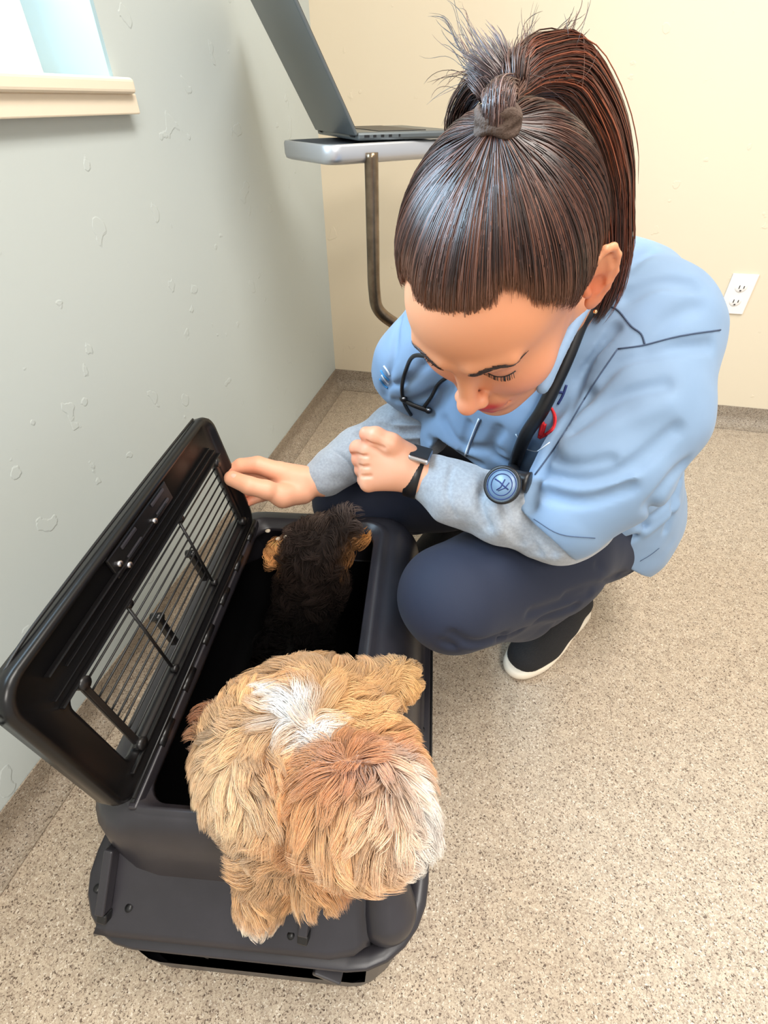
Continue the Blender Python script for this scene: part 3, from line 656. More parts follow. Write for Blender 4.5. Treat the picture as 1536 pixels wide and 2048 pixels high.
# cut the sleeve ends and the hem square
def plane_cut(f, c, n, rad):
    """remove what lies beyond a plane inside a ball (sleeve ends, hem)"""
    q_ = f.sub(c-rad, c+rad); sl, X, Y, Z = q_; d = (X-c[0])*n[0]+(Y-c[1])*n[1]+(Z-c[2])*n[2]
    b = np.sqrt((X-c[0])**2+(Y-c[1])**2+(Z-c[2])**2)-rad; cut = np.maximum(-d, b); f.F[sl] = np.maximum(f.F[sl], -cut)
plane_cut(f, LSE+unit(LSE-P(1215, 930, .602))*.034, unit(LSE-P(1215, 930, .602)), .10)
plane_cut(f, RSE+unit(RSE-RSH)*.022, unit(RSE-RSH), .085)
f.cone(SPN+V3(.03, 0, -.05), V3(.858, -1.0, .27), .125, .125, .05)
hA = P(1190, 1097, .80); hB = P(1272, 1142, .86); hn = unit(np.cross(hB-hA, unit(V3(-.45, .85, -.12)))); hn = hn if hn[2] < 0 else -hn
plane_cut(f, (hA+hB)/2, hn, .36)
FOLDS = [([(1175, 800), (1240, 730), (1330, 700), (1420, 690)], .005, .009), ([(1150, 860), (1230, 800), (1330, 770)], .005, .010), ([(1140, 900), (1230, 850), (1330, 810)], -.004, .012),
 ([(1095, 950), (1180, 960), (1270, 930), (1350, 860)], .006, .010), ([(1085, 985), (1170, 1000), (1260, 975)], .006, .009), ([(1090, 968), (1175, 980), (1265, 955)], -.004, .009), ([(1100, 910), (1150, 930), (1220, 920)], .005, .008),
 ([(1255, 590), (1320, 565), (1385, 570)], .006, .010), ([(1250, 540), (1300, 505), (1345, 495)], .004, .010), ([(1290, 690), (1340, 640), (1390, 615)], .003, .012), ([(1230, 660), (1160, 760), (1110, 900)], .006, .007),
 ([(1180, 790), (1120, 880), (1075, 960), (1060, 1010)], .008, .009),
 ([(1300, 1010), (1340, 960), (1370, 930)], .006, .009), ([(1280, 1050), (1320, 1020), (1350, 990)], .007, .008), ([(1250, 1080), (1290, 1045), (1300, 1010)], .006, .009), ([(1330, 1060), (1345, 1010), (1360, 960)], .005, .007), ([(1290, 1065), (1325, 1040), (1352, 1010)], -.005, .008),
 ([(940, 850), (925, 900), (935, 945)], .005, .008), ([(890, 840), (930, 890), (1000, 900)], .004, .010), ([(1000, 860), (985, 900), (1030, 930)], .005, .009), ([(860, 880), (900, 905), (960, 930)], .006, .008), ([(1060, 890), (1030, 930), (1050, 960)], .005, .008),
 ([(800, 640), (790, 720), (770, 790)], .004, .008), ([(850, 730), (820, 760), (770, 770)], .005, .008), ([(870, 780), (830, 800), (790, 800)], .004, .007)]
for pix, a, r in FOLDS: f.fold(pix, a*1.7, r*.8)
g = [f.lo[i]+f.h*np.arange(f.n[i]) for i in range(3)]
jv, jq = f.mesh(1)
nz = vnoise(jv, 14)*.006+vnoise(jv, 38)*.0022
_tmp = bpy.data.meshes.new('t'); 
jv = jv+vnormals(jv, jq)*nz[:, None]
jacket = from_np('jacket', jv, jq, M['jacket'], person)
JB = BVHTree.FromPolygons([tuple(x) for x in jv], [tuple(int(i) for i in x) for x in jq])
def hit(x, y, off=.0008, bv=None):
    d = Vector(unit(ray(x, y))); r = (bv or JB).ray_cast(Vector(CAM), d)
    if r[0] is None: return None
    n = np.array(r[1]); n = -n if n@np.array(d) > 0 else n
    return np.array(r[0])+n*off
def onjacket(pix, off=.0008, n=5):
    pp_ = catmull([(x, y, 0) for x, y in pix], n); o = [hit(a, b, off) for a, b, _ in pp_]; return np.array([x for x in o if x is not None])
def stitch(name, paths, r, m, off=.0006, n=5):
    L_ = [(p, r) for p in (onjacket(x, off, n) for x in paths) if len(p) > 1]
    return mesh_tubes(name, L_, m, jacket, 6)
stitch('seam', [[(1195, 610), (1232, 618), (1262, 652), (1282, 668), (1290, 690)], [(1236, 698), (1290, 690), (1360, 672), (1440, 660)], [(1236, 698), (1200, 750), (1168, 800)], [(1168, 800), (1120, 880), (1070, 950)]], .0009, M['seam'])
for _p in ([(1068, 1038), (1120, 1068), (1190, 1076)], [(1280, 1122), (1300, 1110), (1318, 1096)]): stitch('hem_stitch', [_p], .0005, M['seam'])
stitch('zip', [[(958, 838), (945, 870), (932, 905), (926, 940)]], .0016, M['wthread'], .0002); stitch('zip_teeth', [[(962, 838), (949, 870), (936, 905), (930, 940)]], .0009, M['seam'], .001)
stitch('pocket_edge', [[(1032, 868), (1040, 880)], [(1050, 897), (1075, 902), (1100, 885)]], .0008, M['wthread'])
# embroidery on the chest: letter H above a red badge
stitch('embroidered_letter', [[(1107, 800), (1118, 778), (1126, 760)], [(1116, 808), (1126, 790), (1133, 770)], [(1112, 784), (1126, 785)]], .0016, M['dnavy'])
stitch('embroidered_badge', [[(1102, 815), (1111, 832), (1111, 850), (1103, 864), (1080, 876)], [(1104, 817), (1109, 832), (1109, 850), (1101, 862), (1079, 874)]], .0016, M['red'])
stitch('embroidered_badge', [[(1079, 874), (1082, 860), (1086, 843)], [(1083, 870), (1087, 858), (1090, 847)], [(1080, 868), (1083, 856)]], .0026, M['red'])
stitch('sleeve_logo', [[(768, 732), (775, 742), (779, 750)], [(764, 750), (772, 762), (778, 768)]], .0014, M['wthread'])
stitch('sleeve_logo_band', [[(762, 741), (770, 753), (778, 760)], [(760, 757), (768, 770), (776, 776)]], .0016, M['dnavy'] if False else mat('mid_blue_thread', lin(60, 140, 200), .7))

# collar: a folded band around the neck
cpts = [P(1085, 775, .520), P(1110, 720, .530), P(1140, 660, .54), P(1168, 615, .56), P(1200, 575, .60), P(1180, 520, .66), P(1110, 500, .70), P(1000, 530, .72)]
f = Field(np.min(cpts, 0)-.05, np.max(cpts, 0)+.05, .0025)
cc = catmull(cpts, 4); 
for a, b in zip(cc[:-1], cc[1:]): f.cone(a, b, .007, .007, .004)
v, q = f.mesh(1); from_np('collar', v, q, M['jacket'], person)
# collar point lying on the chest
def sheet(name, pix, m, parent, off=.003, th=.0015):
    c = hit(*np.mean(pix, 0), off); rim = []
    n = len(pix); vs = [c]; 
    for k in (.5, 1.):
        for i in range(n):
            a = np.array(pix[i])*k+np.mean(pix, 0)*(1-k); p = hit(a[0], a[1], off*(1.2 if k < 1 else 1)); vs.append(p if p is not None else c)
    fs = [(0, 1+i, 1+(i+1) % n) for i in range(n)]+[(1+i, 1+n+i, 1+n+(i+1) % n, 1+(i+1) % n) for i in range(n)]
    me = bpy.data.meshes.new(name); me.from_pydata([tuple(x) for x in vs], [], fs); o = link(name, me, m, parent)
    s_ = o.modifiers.new('solid', 'SOLIDIFY'); s_.thickness = th; s_.offset = 0; return o

# ---- trousers
f = Field((.28, -1.46, .02), (1.08, -.68, .46), .0034)
f.chain([LHIP+V3(0, .01, 0), (LHIP+LKN)/2+V3(.01, 0, .0), LKN], [.098, .092, .071], .03)
f.chain([LKN, (LKN+LANK)/2+V3(0, -.012, 0), LANK+V3(0, 0, .012)], [.069, .062, .048], .012)
f.chain([RHIP, (RHIP+RKN)/2, RKN], [.11, .095, .074], .03); f.chain([RKN, (RKN+RANK)/2, RANK], [.07, .06, .045], .012)
f.chain([LHIP, PEL+V3(0, 0, -.02), RHIP], [.09, .11, .095], .05)
for pix, a, r in [([(890, 1285), (960, 1300), (1040, 1262)], .010, .007), ([(905, 1268), (945, 1284), (1005, 1268)], .010, .006), ([(900, 1277), (950, 1292), (1010, 1270)], -.004, .005), ([(1010, 1290), (1080, 1240), (1150, 1215)], .011, .008), ([(1060, 1225), (1120, 1205), (1180, 1190)], .006, .008), ([(1130, 1190), (1190, 1175), (1240, 1150)], .006, .008), ([(1195, 1130), (1215, 1160), (1262, 1145)], .004, .007)]: f.fold(pix, a, r)
tv, tq = f.mesh(1); tv = tv+vnormals(tv, tq)*(vnoise(tv, 16)*.005)[:, None]
trousers = from_np('trousers', tv, tq, M['navy'], person)

# ---- shoes
def shoe(toe, heel, lift, name='shoe'):
    d = unit((heel-toe)*V3(1, 1, 0)); s = np.cross(kz, d); Ls = .255
    def S(x, y, z): return toe+d*y+s*x+kz*z
    root = thing(name, tuple(toe), None, None); root.parent = person; root.matrix_parent_inverse = person.matrix_world.inverted()
    R_ = np.stack([s, d, kz], 1)
    f = Field(toe-.32, toe+.32, .0035) if False else Field(np.minimum(toe, heel)-.07, np.maximum(toe, heel)+V3(.07, .07, .16), .003)
    for y, w_, z in ((.040, .036, .018), (.075, .044, .018), (.12, .042, .018), (.17, .034, .018), (.215, .032, .018)): f.ell(S(0, y, z), (w_, .048, .022), R_, k=.02)
    qs = f.sub(f.lo, f.lo+f.n*f.h); sl, X, Y, Z = qs; f.F[sl] = np.maximum(f.F[sl], Z-(toe[2]+.028)); f.F[sl] = np.maximum(f.F[sl], (toe[2]+.0005)-Z)
    v, q = f.mesh(1); from_np('sole', v, q, M['sole'], root)
    f = Field(np.minimum(toe, heel)-.07, np.maximum(toe, heel)+V3(.07, .07, .18), .003)
    f.chain([S(0, .040, .034), S(0, .085, .044), S(0, .14, .058), S(0, .205, .066)], [.028, .034, .036, .034], .03); f.ell(S(0, .045, .032), (.034, .036, .022), R_, k=.02); f.ell(S(0, .09, .035), (.040, .05, .026), R_, k=.02)
    sl, X, Y, Z = f.sub(f.lo, f.lo+f.n*f.h); f.F[sl] = np.maximum(f.F[sl], (toe[2]+.026)-Z)
    v, q = f.mesh(1); u_ = from_np('upper', v, q, M['mesh'], root)
    mesh_tubes('lace', [([S(-.022, y, .062+(y-.07)*.45), S(0, y+.003, .073+(y-.07)*.35), S(.022, y, .062+(y-.07)*.45)], .0022) for y in (.075, .092, .109, .126)], M['black'], u_, 8)
    return root
shoe(V3(.738, -1.185, .0), V3(.738, -1.185, 0)+unit(V3(.58, .81, 0))*.255, 0)
shoe(V3(.50, -.93, .0), V3(.50, -.93, 0)+unit(V3(.58, .81, 0))*.255, 0)

# ---- hair: cap, combed strands, ponytail, tie
def hline(x, y):
    ax = np.abs(x-.001); fr_ = np.clip((y-.01)/.03, 0, 1)
    return .80*y+.024+fr_*(.021*np.exp(-((ax-.046)/.015)**2)-.006*np.exp(-(x/.022)**2))-.020*np.exp(-((ax-.078)/.012)**2)*np.exp(-((y-.022)/.016)**2)
TIE = V3(-.008, -.036, .130); HE_C = V3(.0015, -.013, .036); HE_R = V3(.0835, .1025, .0945)
f = Field((-.1, -.13, -.09), (.1, .11, .15), .002)
f.ell(HE_C, HE_R, k=.01)
sl, X, Y, Z = f.sub(f.lo, f.lo+f.n*f.h)
f.F[sl] = np.maximum(f.F[sl], (hline(X, Y)+.018-Z)*.75)
sel = None
cv, cq = f.mesh(1); HC1 = np.array(lin(40, 24, 19))
hair = from_np('hair', HW(cv), cq, M['hair'], person, col=np.tile(HC1, (len(cv), 1)))
def hairline_dirs(n, spread):
    """root directions in the unit ball of the scalp, on the hairline or scattered above it"""
    td_ = unit((TIE-HE_C)/HE_R); e1 = unit(np.cross(td_, [0, 1, 0.3])); e2 = np.cross(td_, e1)
    ang = RNG.uniform(0, 2*np.pi, n); w_ = e1*np.cos(ang)[:, None]+e2*np.sin(ang)[:, None]; th = np.arange(.2, 2.9, .01)
    d = td_*np.cos(th)[None, :, None]+w_[:, None]*np.sin(th)[None, :, None]; p = HE_C+d*HE_R
    below = p[..., 2] < hline(p[..., 0], p[..., 1])+.0025*np.sin(ang*11)[:, None]+.0015*np.sin(ang*29)[:, None]
    below[:, -1] = True; lim = th[np.maximum(below.argmax(1)-1, 0)]
    return td_, list(zip(w_, lim))
td_, hl = hairline_dirs(9000, 0)
S = 14; N = len(hl); Wd = np.array([x[0] for x in hl]); lim = np.array([x[1] for x in hl])
start = np.where(RNG.random(N) < .70, lim-RNG.exponential(.045, N)+.035+RNG.normal(0, .034, N), lim*RNG.uniform(.25, 1, N))
tt = np.linspace(1, 0, S)[None, :]; th = .12+(start[:, None]-.12)*tt
hoff = (.0015+.0035*RNG.random(N))[:, None]*np.sin(np.pi*np.clip(1-tt, 0, 1))**.5
hoff = hoff+.001*vnoise(np.stack([Wd[:, 0]*30, Wd[:, 1]*30, Wd[:, 2]*30], -1), 1)[:, None]
dirs = td_[None, None]*np.cos(th)[..., None]+Wd[:, None]*np.sin(th)[..., None]
wob = RNG.normal(0, .010, N)[:, None]*np.sin(tt*3)
side = np.cross(dirs, Wd[:, None]); dirs = dirs+side*wob[..., None]; dirs /= np.linalg.norm(dirs, axis=2, keepdims=True)
pts = HE_C+dirs*(HE_R+hoff[..., None])
# gather into the tie
gat = np.clip((.30-th)/.18, 0, 1)[..., None]; pts = pts*(1-gat)+(TIE+(pts-TIE)*.55+V3(0, -.001, .006))*gat
rad = np.full((N, S), .00042)*(.7+.6*RNG.random(N))[:, None]; rad[:, 0] *= .15; rad[:, 1] *= .55; rad[:, 2] *= .85
def hair_cols(n, base=((40, 23, 18), (76, 46, 36), (104, 68, 54)), w_=(.5, .35, .15)):
    b = np.array([lin(*c) for c in base]); k = RNG.choice(len(b), n, p=w_); return b[k]*(.8+.4*RNG.random((n, 1)))
v, q, si = strands(HW(pts), rad); hc = hair_cols(N)
fade = np.clip(1-np.arange(S)/3.2, 0, 1)[None]*np.clip((start-lim+.06)/.06, 0, 1)[:, None]*.55; fade = np.repeat(fade.reshape(-1), 3)[:, None]
from_np('combed_strands', v, q, M['hair'], hair, col=hc[si]*(1-fade)+np.array(lin(150, 104, 80))*fade)
# hair tie
f = Field(TIE-.04, TIE+.045, .0012); tu = unit(V3(-.03, -.62, .85)); e1 = unit(np.cross(tu, [0, 1, 0])); e2 = np.cross(tu, e1)
tc2 = TIE+tu*.006
for j in range(3):
    rp = [tc2+e1*.0135*math.cos(a)+e2*.0115*math.sin(a)+tu*(.0042*(j-1)+.0022*math.sin(3*a+j*2)) for a in np.linspace(0, 2*np.pi, 26)]
    f.chain(rp, [.0033]*26, .0012)
v, q = f.mesh(1); from_np('hair_tie', HW(v), q, M['tie'], person)
TW_ = HW(TIE-tu*.004); TW2 = HW(TIE+tu*.018); TUP = HA@tu
def bundle(path, radii, n, spread_noise=.12, rad0=.0005, S=26, cols=None, tipl=(.75, 1.0), flat=1.0, power=.5, wave=.0):
    path = catmull(path, 8); radii = np.interp(np.linspace(0, 1, len(path)), np.linspace(0, 1, len(radii)), radii)
    t = np.gradient(path, axis=0); t /= np.linalg.norm(t, axis=1, keepdims=True); A = [unit(np.cross(t[0], [0, 0, 1.] if abs(t[0][2]) < .9 else [0, 1., 0]))]
    for i in range(1, len(path)): A.append(unit(A[-1]-t[i]*(A[-1]@t[i])))
    A = np.array(A); B = np.cross(t, A); ang = RNG.uniform(0, 2*np.pi, n); rr = RNG.random(n)**power
    end = RNG.uniform(*tipl, n); u = np.linspace(0, 1, S)[None]*end[:, None]*(len(path)-1); i0 = np.clip(u.astype(int), 0, len(path)-2); fr_ = (u-i0)[..., None]
    L_ = lambda a: a[i0]*(1-fr_)+a[i0+1]*fr_
    ph = RNG.normal(0, spread_noise, n)[:, None]*np.linspace(0, 1, S)[None]; an = ang[:, None]+ph*3+.25*np.sin(u/len(path)*5)
    R2 = np.interp(u, np.arange(len(path)), radii)*rr[:, None]*(1+ph)
    p = L_(path)+L_(A)*(np.cos(an)*R2)[..., None]+L_(B)*(np.sin(an)*R2*flat)[..., None]
    if wave: p = p+vnoise3(p+ang[:, None, None]*.02, 25)*wave*np.linspace(0, 1, S)[None, :, None]
    r = np.full((n, S), rad0)*(.6+.8*RNG.random(n))[:, None]; r[:, -1] *= .15; r[:, -3:-1] *= .6
    v, q, si = strands(p, r); c = hair_cols(n) if cols is None else hair_cols(n, *cols)
    return v, q, c[si]
tail_path = [TW_, TW2, P(1012, 195, .395), P(1050, 150, .41), P(1108, 152, .44), P(1155, 225, .475), P(1188, 310, .505), P(1205, 400, .53), P(1210, 490, .55), P(1200, 570, .565), P(1178, 640, .575)]
pt = [bundle(tail_path, [.010, .010, .012, .019, .027, .030, .029, .027, .024, .019, .010], 4200, .10, .00055, tipl=(.72, 1.0), wave=.010),
      bundle(tail_path, [.010, .010, .012, .021, .029, .032, .031, .029, .026, .022, .014], 900, .10, .0005, tipl=(.6, 1.0), cols=(((96, 44, 24), (128, 66, 40), (60, 32, 22)), (.4, .2, .4)), power=.12, wave=.014),
      bundle([TW_, TW2, P(1000, 190, .395), P(965, 165, .42), P(935, 200, .45), P(922, 250, .47), P(925, 275, .48)], [.009, .009, .012, .012, .010, .009, .007], 420, .2, .0005, wave=.02),
      bundle([TW_, TW2, P(1000, 195, .40), P(990, 160, .40), P(975, 125, .402), P(955, 105, .41)], [.010, .011, .013, .016, .019, .024], 700, .1, .0005, tipl=(.55, .95), cols=(((84, 62, 58), (116, 90, 84), (58, 38, 34)), (.4, .3, .3)), wave=.02),
      bundle([TW_, TW2, P(1015, 200, .392), P(1025, 160, .395), P(1040, 125, .41)], [.010, .010, .013, .017, .022], 420, .1, .0005, tipl=(.6, 1.0), cols=(((84, 58, 50), (110, 80, 70), (48, 30, 26)), (.4, .3, .3)), wave=.02),
      bundle([TW_, TW2, P(990, 170, .40), P(945, 110, .41), P(905, 60, .42), P(880, 30, .43)], [.009, .009, .009, .011, .014, .018], 60, .3, .00028, tipl=(.5, 1.0), wave=.02),
      bundle([P(1095, 150, .43), P(1100, 115, .43), P(1120, 80, .43), P(1150, 50, .43), P(1165, 20, .43)], [.014, .012, .012, .012, .014], 45, .5, .00028, tipl=(.5, 1.0), wave=.03),
      bundle([P(1065, 150, .42), P(1060, 110, .42), P(1055, 70, .42), P(1075, 30, .42)], [.014, .012, .014, .02], 40, .5, .00026, tipl=(.4, 1.0), wave=.03)]
# short flyaways around the top
n = 170; a = RNG.uniform(-1.5, 1.3, n); L0 = RNG.uniform(.02, .06, n); base = np.array([P(1040+RNG.normal(0, 50), 150+abs(RNG.normal(0, 22)), .42+RNG.normal(0, .015)) for _ in range(n)])
dirs = CU[None]*np.cos(a)[:, None]+CR[None]*np.sin(a)[:, None]+CF[None]*RNG.normal(0, .4, (n, 1)); s_ = np.linspace(0, 1, 9)
p = base[:, None]+dirs[:, None]*(L0[:, None]*s_[None])[..., None]+(vnoise3(base, 30)[:, None]*.05)*(s_**2)[None, :, None]-np.array([0, 0, 1])*(L0[:, None]*.35*s_[None]**2)[..., None]
r = np.full((n, 9), .00022); r[:, -1] = .00005; v, q, si = strands(p, r); pt.append((v, q, hair_cols(n)[si]))
pv, pq, pc = join_np(pt); from_np('ponytail', pv, pq, M['hair'], person, col=pc)
# baby hairs along hairline
n = 420; td2, hl2 = hairline_dirs(n, 0); d0 = []; 
for w_, l in hl2:
    pp_ = []
    for k, th_ in enumerate(np.linspace(l+.10*RNG.random(), l-.25, 7)): d = td2*math.cos(th_)+(w_)*math.sin(th_); pp_.append(HE_C+d*(HE_R+.0006+.0012*k/6-(.0035 if k == 0 else 0)))
    d0.append(pp_)
d0 = np.array(d0); r = np.full(d0.shape[:2], .00026); r[:, 0] = .00006; v, q, si = strands(HW(d0), r); from_np('baby_hair', v, q, M['hair'], hair, col=hair_cols(n, ((96, 62, 48), (126, 84, 62), (60, 38, 30)))[si])

# ---- brows and lashes, placed on the face
HB = BVHTree.FromPolygons([tuple(x) for x in hv], [tuple(int(i) for i in x) for x in hq])
def onface(p, off=.0004):
    p = np.array(p, float); r = HB.ray_cast(Vector((p[0], .2, p[2])), Vector((0, -1, 0))); n = np.array(r[1]); c = np.array(r[0]); n = n if n[1] > 0 else -n; return c+n*off
bp_ = []; lp_ = []
for s in (-1, 1):
    for i in range(190):
        u = RNG.random(); x = .0125+.037*u; z = .0235+.009*math.sin(min(u*1.25, 1)*1.9)-.004*max(0, u-.7)/.3+RNG.normal(0, .0013)*(1-.6*u)
        y = .1; a = onface((s*x, .11, z)); b = onface((s*(x+.0065), .108, z+.0016-.003*u), .0009); bp_.append([a, (a+b)/2+V3(0, .0005, 0), b])
    for i in range(60):
        u = RNG.random(); x = .018+.027*u; z = .0075-.0030*math.sin(u*3.1); a = onface((s*x, .108, z), 0)
        ln_ = .0028+.0016*u; b = a+V3(s*.002*(u-.2), ln_*.75, -ln_*.6); c = b+V3(s*.001, ln_*.3, ln_*.1); lp_.append([a, b, c])
bp_ = np.array(bp_); r = np.full(bp_.shape[:2], .00032); r[:, -1] = .00008
dk = np.array(lin(48, 30, 24))
for h0 in (0, len(bp_)//2): v, q, si = strands(HW(bp_[h0:h0+len(bp_)//2]), r[h0:h0+len(bp_)//2]); from_np('eyebrow', v, q, M['hair'], person, col=np.tile(dk, (len(v), 1)))
lp_ = np.array(lp_); r = np.full(lp_.shape[:2], .00024); r[:, -1] = .00006
for h0 in (0, len(lp_)//2): v, q, si = strands(HW(lp_[h0:h0+len(lp_)//2]), r[h0:h0+len(lp_)//2]); from_np('eyelashes', v, q, M['black'], person)
for s in (-1, 1): mesh_tubes('lash_line', [(HW(np.array([onface((s*x, .108, .0075-.0030*math.sin((x-.018)/.027*3.1)), .0001) for x in np.linspace(.017, .046, 12)])), .00085)], M['black'], person, 6)
# earring stud
ec = HW(V3(-.0855, .0, -.0225)); f = Field(ec-.006, ec+.006, .0006); f.ell(ec, (.0019,)*3, k=.0005); v, q = f.mesh(); from_np('earring', v, q, M['gold'], person)

# ---- watch on the left wrist
wa = unit(LEL-LWR); wc = LWR-wa*.012; we = unit(np.cross(wa, CF)); wf = np.cross(wa, we); wf = wf if wf@CF < 0 else -wf
watch = thing('watch', tuple(wc), None, None); watch.parent = person; watch.matrix_parent_inverse = person.matrix_world.inverted()
rp = []
for zz in (-.009, -.0085, .0085, .009):
    rr = .0285 if abs(zz) > .0086 else .0300; rp.append(np.array([wc+wa*zz+(we*math.cos(a)+wf*math.sin(a))*rr for a in np.linspace(0, 2*np.pi, 40, endpoint=False)]))
loft_obj('strap', rp, M['black'], watch, (True, True))
wd = unit(we*(-.80 if (we@CU) < 0 else .80)+wf*.75)
wd = unit(CU*.75+(-CF)*.55-wa*((CU*.75-CF*.55)@wa)); wsd = np.cross(wa, wd)
bx('case', wc+wd*.033, (.014, .016, .0045), M['steel'], watch, ax=(wa, wsd, wd), bevel=.004, seg=4)
bx('display', wc+wd*.0377, (.0122, .0142, .0006), M['black'], watch, ax=(wa, wsd, wd), bevel=.0005)

# ================================================================== STETHOSCOPE
steth = thing('stethoscope', tuple(NB*V3(1, 1, 1)), 'black stethoscope hanging around the neck of the crouching person over the blue jacket', 'stethoscope')
def lift(x, y, off): 
    r = hit(x, y, 0); return r-unit(ray(x, y))*off if r is not None else None
tp = [P(1050, 540, .69), P(1130, 560, .66), P(1190, 580, .60)]+[z for z in (lift(*a) for a in ((1176, 620, .012), (1159, 651, .010), (1138, 705, .010), (1117, 753, .012), (1084, 821, .012), (1054, 866, .010), (1036, 908, .010), (1027, 936, .012))) if z is not None]
tp += [P(1024, 962, .585)]
tube('tubing', tp, .0088, M['black'], steth, 14)
cp = P(1006, 970, .575); cn = unit(-ray(1006, 970)+CR*-.42+CU*.10); e1 = unit(np.cross(cn, CU)); e2 = np.cross(cn, e1)
def disc(name, c, n, prof, m, parent, k=40):
    a_ = unit(np.cross(n, CU)); b_ = np.cross(n, a_); ang = np.linspace(0, 2*np.pi, k, endpoint=False)
    return loft_obj(name, [np.array([c+n*z+(a_*math.cos(t)+b_*math.sin(t))*r for t in ang]) for r, z in prof], m, parent, (True, True))
M['dial'] = mat('blue_grey_diaphragm', lin(104, 128, 152), .35)
chest = disc('chestpiece', cp, cn, [(.012, -.016), (.016, -.012), (.0165, -.004), (.0215, -.002), (.0225, .001), (.0222, .004), (.020, .005), (.0185, .0042)], M['black'], steth)
disc('diaphragm', cp, cn, [(.0185, .003), (.0183, .0044), (.001, .0046)], M['dial'], chest)
for rr in (.0125, .0172): mesh_tubes('diaphragm_ring', [([cp+cn*.0047+(e1*math.cos(t)+e2*math.sin(t))*rr for t in np.linspace(0, 2*np.pi, 33)], .0005)], M['dnavy'], chest, 6)
mesh_tubes('diaphragm_mark', [([cp+cn*.0047+e1*x+e2*y for x, y in ((-.008, .006), (-.002, .001), (.002, -.003), (.008, -.007))], .0008), ([cp+cn*.0047+e1*x+e2*y for x, y in ((.006, .006), (.001, .003), (-.004, -.006))], .0007), ([cp+cn*.0047+e1*x+e2*y for x, y in ((-.009, -.002), (-.004, .004), (.004, .007))], .0006)], M['dnavy'], chest, 6)
stp = P(1034, 962, .588)
tube('stem', [cp-cn*.010, stp], .0085, M['black'], chest, 14); tube('stem_collar', [stp, P(1030, 950, .586)], .0078, M['steel'], chest, 14)
disc('bell', stp+CR*.006-CF*.0, unit(-CF*.5+CR*.9-CU*.3), [(.006, -.012), (.011, -.009), (.012, .004), (.013, .008), (.009, .009)], M['black'], chest)
# ear tubes on the other side
et = [P(868, 715, .66), P(828, 712, .70)]+[z for z in (lift(*a) for a in ((812, 740, .006), (804, 775, .006), (808, 805, .006), (822, 830, .007))) if z is not None]
tube('ear_tube', et, .0030, M['black'], steth, 10)
et2 = [P(920, 740, .70)]+[z for z in (lift(*a) for a in ((880, 765, .006), (862, 795, .006), (845, 818, .007), (825, 836, .007))) if z is not None]
tube('ear_tube', et2, .0030, M['black'], steth, 10)
sp = [z for z in (lift(*a) for a in ((805, 800, .008), (830, 812, .009), (858, 822, .009))) if z is not None]
tube('tube_spring', sp, .0036, M['black'], steth, 10)
for x, y in ((807, 798), (857, 821)):
    z = lift(x, y, .009); f = Field(z-.012, z+.012, .001); f.ell(z, (.0065, .0045, .0055), k=.001); v, q = f.mesh(); e_ = from_np('ear_tip', v, q, M['black'], steth)
    z2 = z-CF*.0045; f = Field(z2-.006, z2+.006, .0007); f.ell(z2, (.0028, .0022, .0022), k=.001); v, q = f.mesh(); from_np('metal_collar', v, q, M['steel'], e_)

# ================================================================== DOGS
def fur(name, v, q, parent, n, flow, colf, length, rad0, lift_=.35, curl=.6, clump=220, S=7, wavs=30, keep=None, fm='fur', tips=(.62, 1.18)):
    a, b, c, d = (v[q[:, i]] for i in range(4)); nr = np.cross(c-a, d-b); ar = np.linalg.norm(nr, axis=1); ar = ar/ar.sum()
    i = RNG.choice(len(q), n, p=ar); u1, u2 = RNG.random((2, n, 1)); root = (a[i]*(1-u1)+b[i]*u1)*(1-u2)+(d[i]*(1-u1)+c[i]*u1)*u2
    vn = vnormals(v, q); nn = vn[q[i, 0]]
    if keep is not None: m_ = keep(root, nn); root = root[m_]; nn = nn[m_]; n = len(root)
    fl = flow(root, nn); fl = fl-nn*(fl*nn).sum(1, keepdims=True); fl /= np.linalg.norm(fl, axis=1, keepdims=True)+1e-6
    sd = np.cross(nn, fl); sw_ = vnoise(root, wavs)*curl*3.2; fl = fl*np.cos(sw_)[:, None]+sd*np.sin(sw_)[:, None]
    # clumping
    L0 = (length(root) if callable(length) else np.full(n, length))*(.7+.5*RNG.random(n))
    cl = root+0; ncl = max(int(n/clump*6), 1); ci = RNG.choice(n, ncl, replace=False); 
    cell = {}
    near = np.zeros(n, int); cr_ = root[ci]
    for s0 in range(0, n, 4000): near[s0:s0+4000] = ((root[s0:s0+4000, None]-cr_[None])**2).sum(2).argmin(1)
    cn_, cf_, cL = nn[ci][near], fl[ci][near], L0[ci][near]; croot = cr_[near]
    s_ = np.linspace(0, 1, S)[None, :, None]; lf_ = lift_*(.6+.8*RNG.random(n))[:, None, None]
    def path(r, n_, f_, L_, lf2): return r[:, None]+(n_[:, None]*(lf2*s_-lf2*.55*s_**2)+f_[:, None]*(s_*.75+.25*s_**2))*L_[:, None, None]
    p = path(root, nn, fl, L0, lf_); pcm = path(croot, cn_, cf_, cL, lift_+.15)
    pull = .62*s_**1.3; p = p*(1-pull)+pcm*pull
    ph = vnoise(croot, 90)*30; sdc = np.cross(cn_, cf_)
    p = p+sdc[:, None]*(np.sin(s_[..., 0]*5.0+ph[:, None])*.10*L0[:, None]*s_[..., 0])[..., None]+RNG.normal(0, .0006, (n, 1, 3))*s_
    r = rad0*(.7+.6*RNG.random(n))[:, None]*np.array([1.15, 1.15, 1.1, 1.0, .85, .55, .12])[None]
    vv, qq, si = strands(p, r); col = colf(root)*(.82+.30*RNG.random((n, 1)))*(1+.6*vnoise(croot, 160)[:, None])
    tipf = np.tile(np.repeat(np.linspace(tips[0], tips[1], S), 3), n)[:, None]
    return from_np(name, vv, qq, M[fm], parent, col=np.clip(col[si]*tipf, 0, 1))
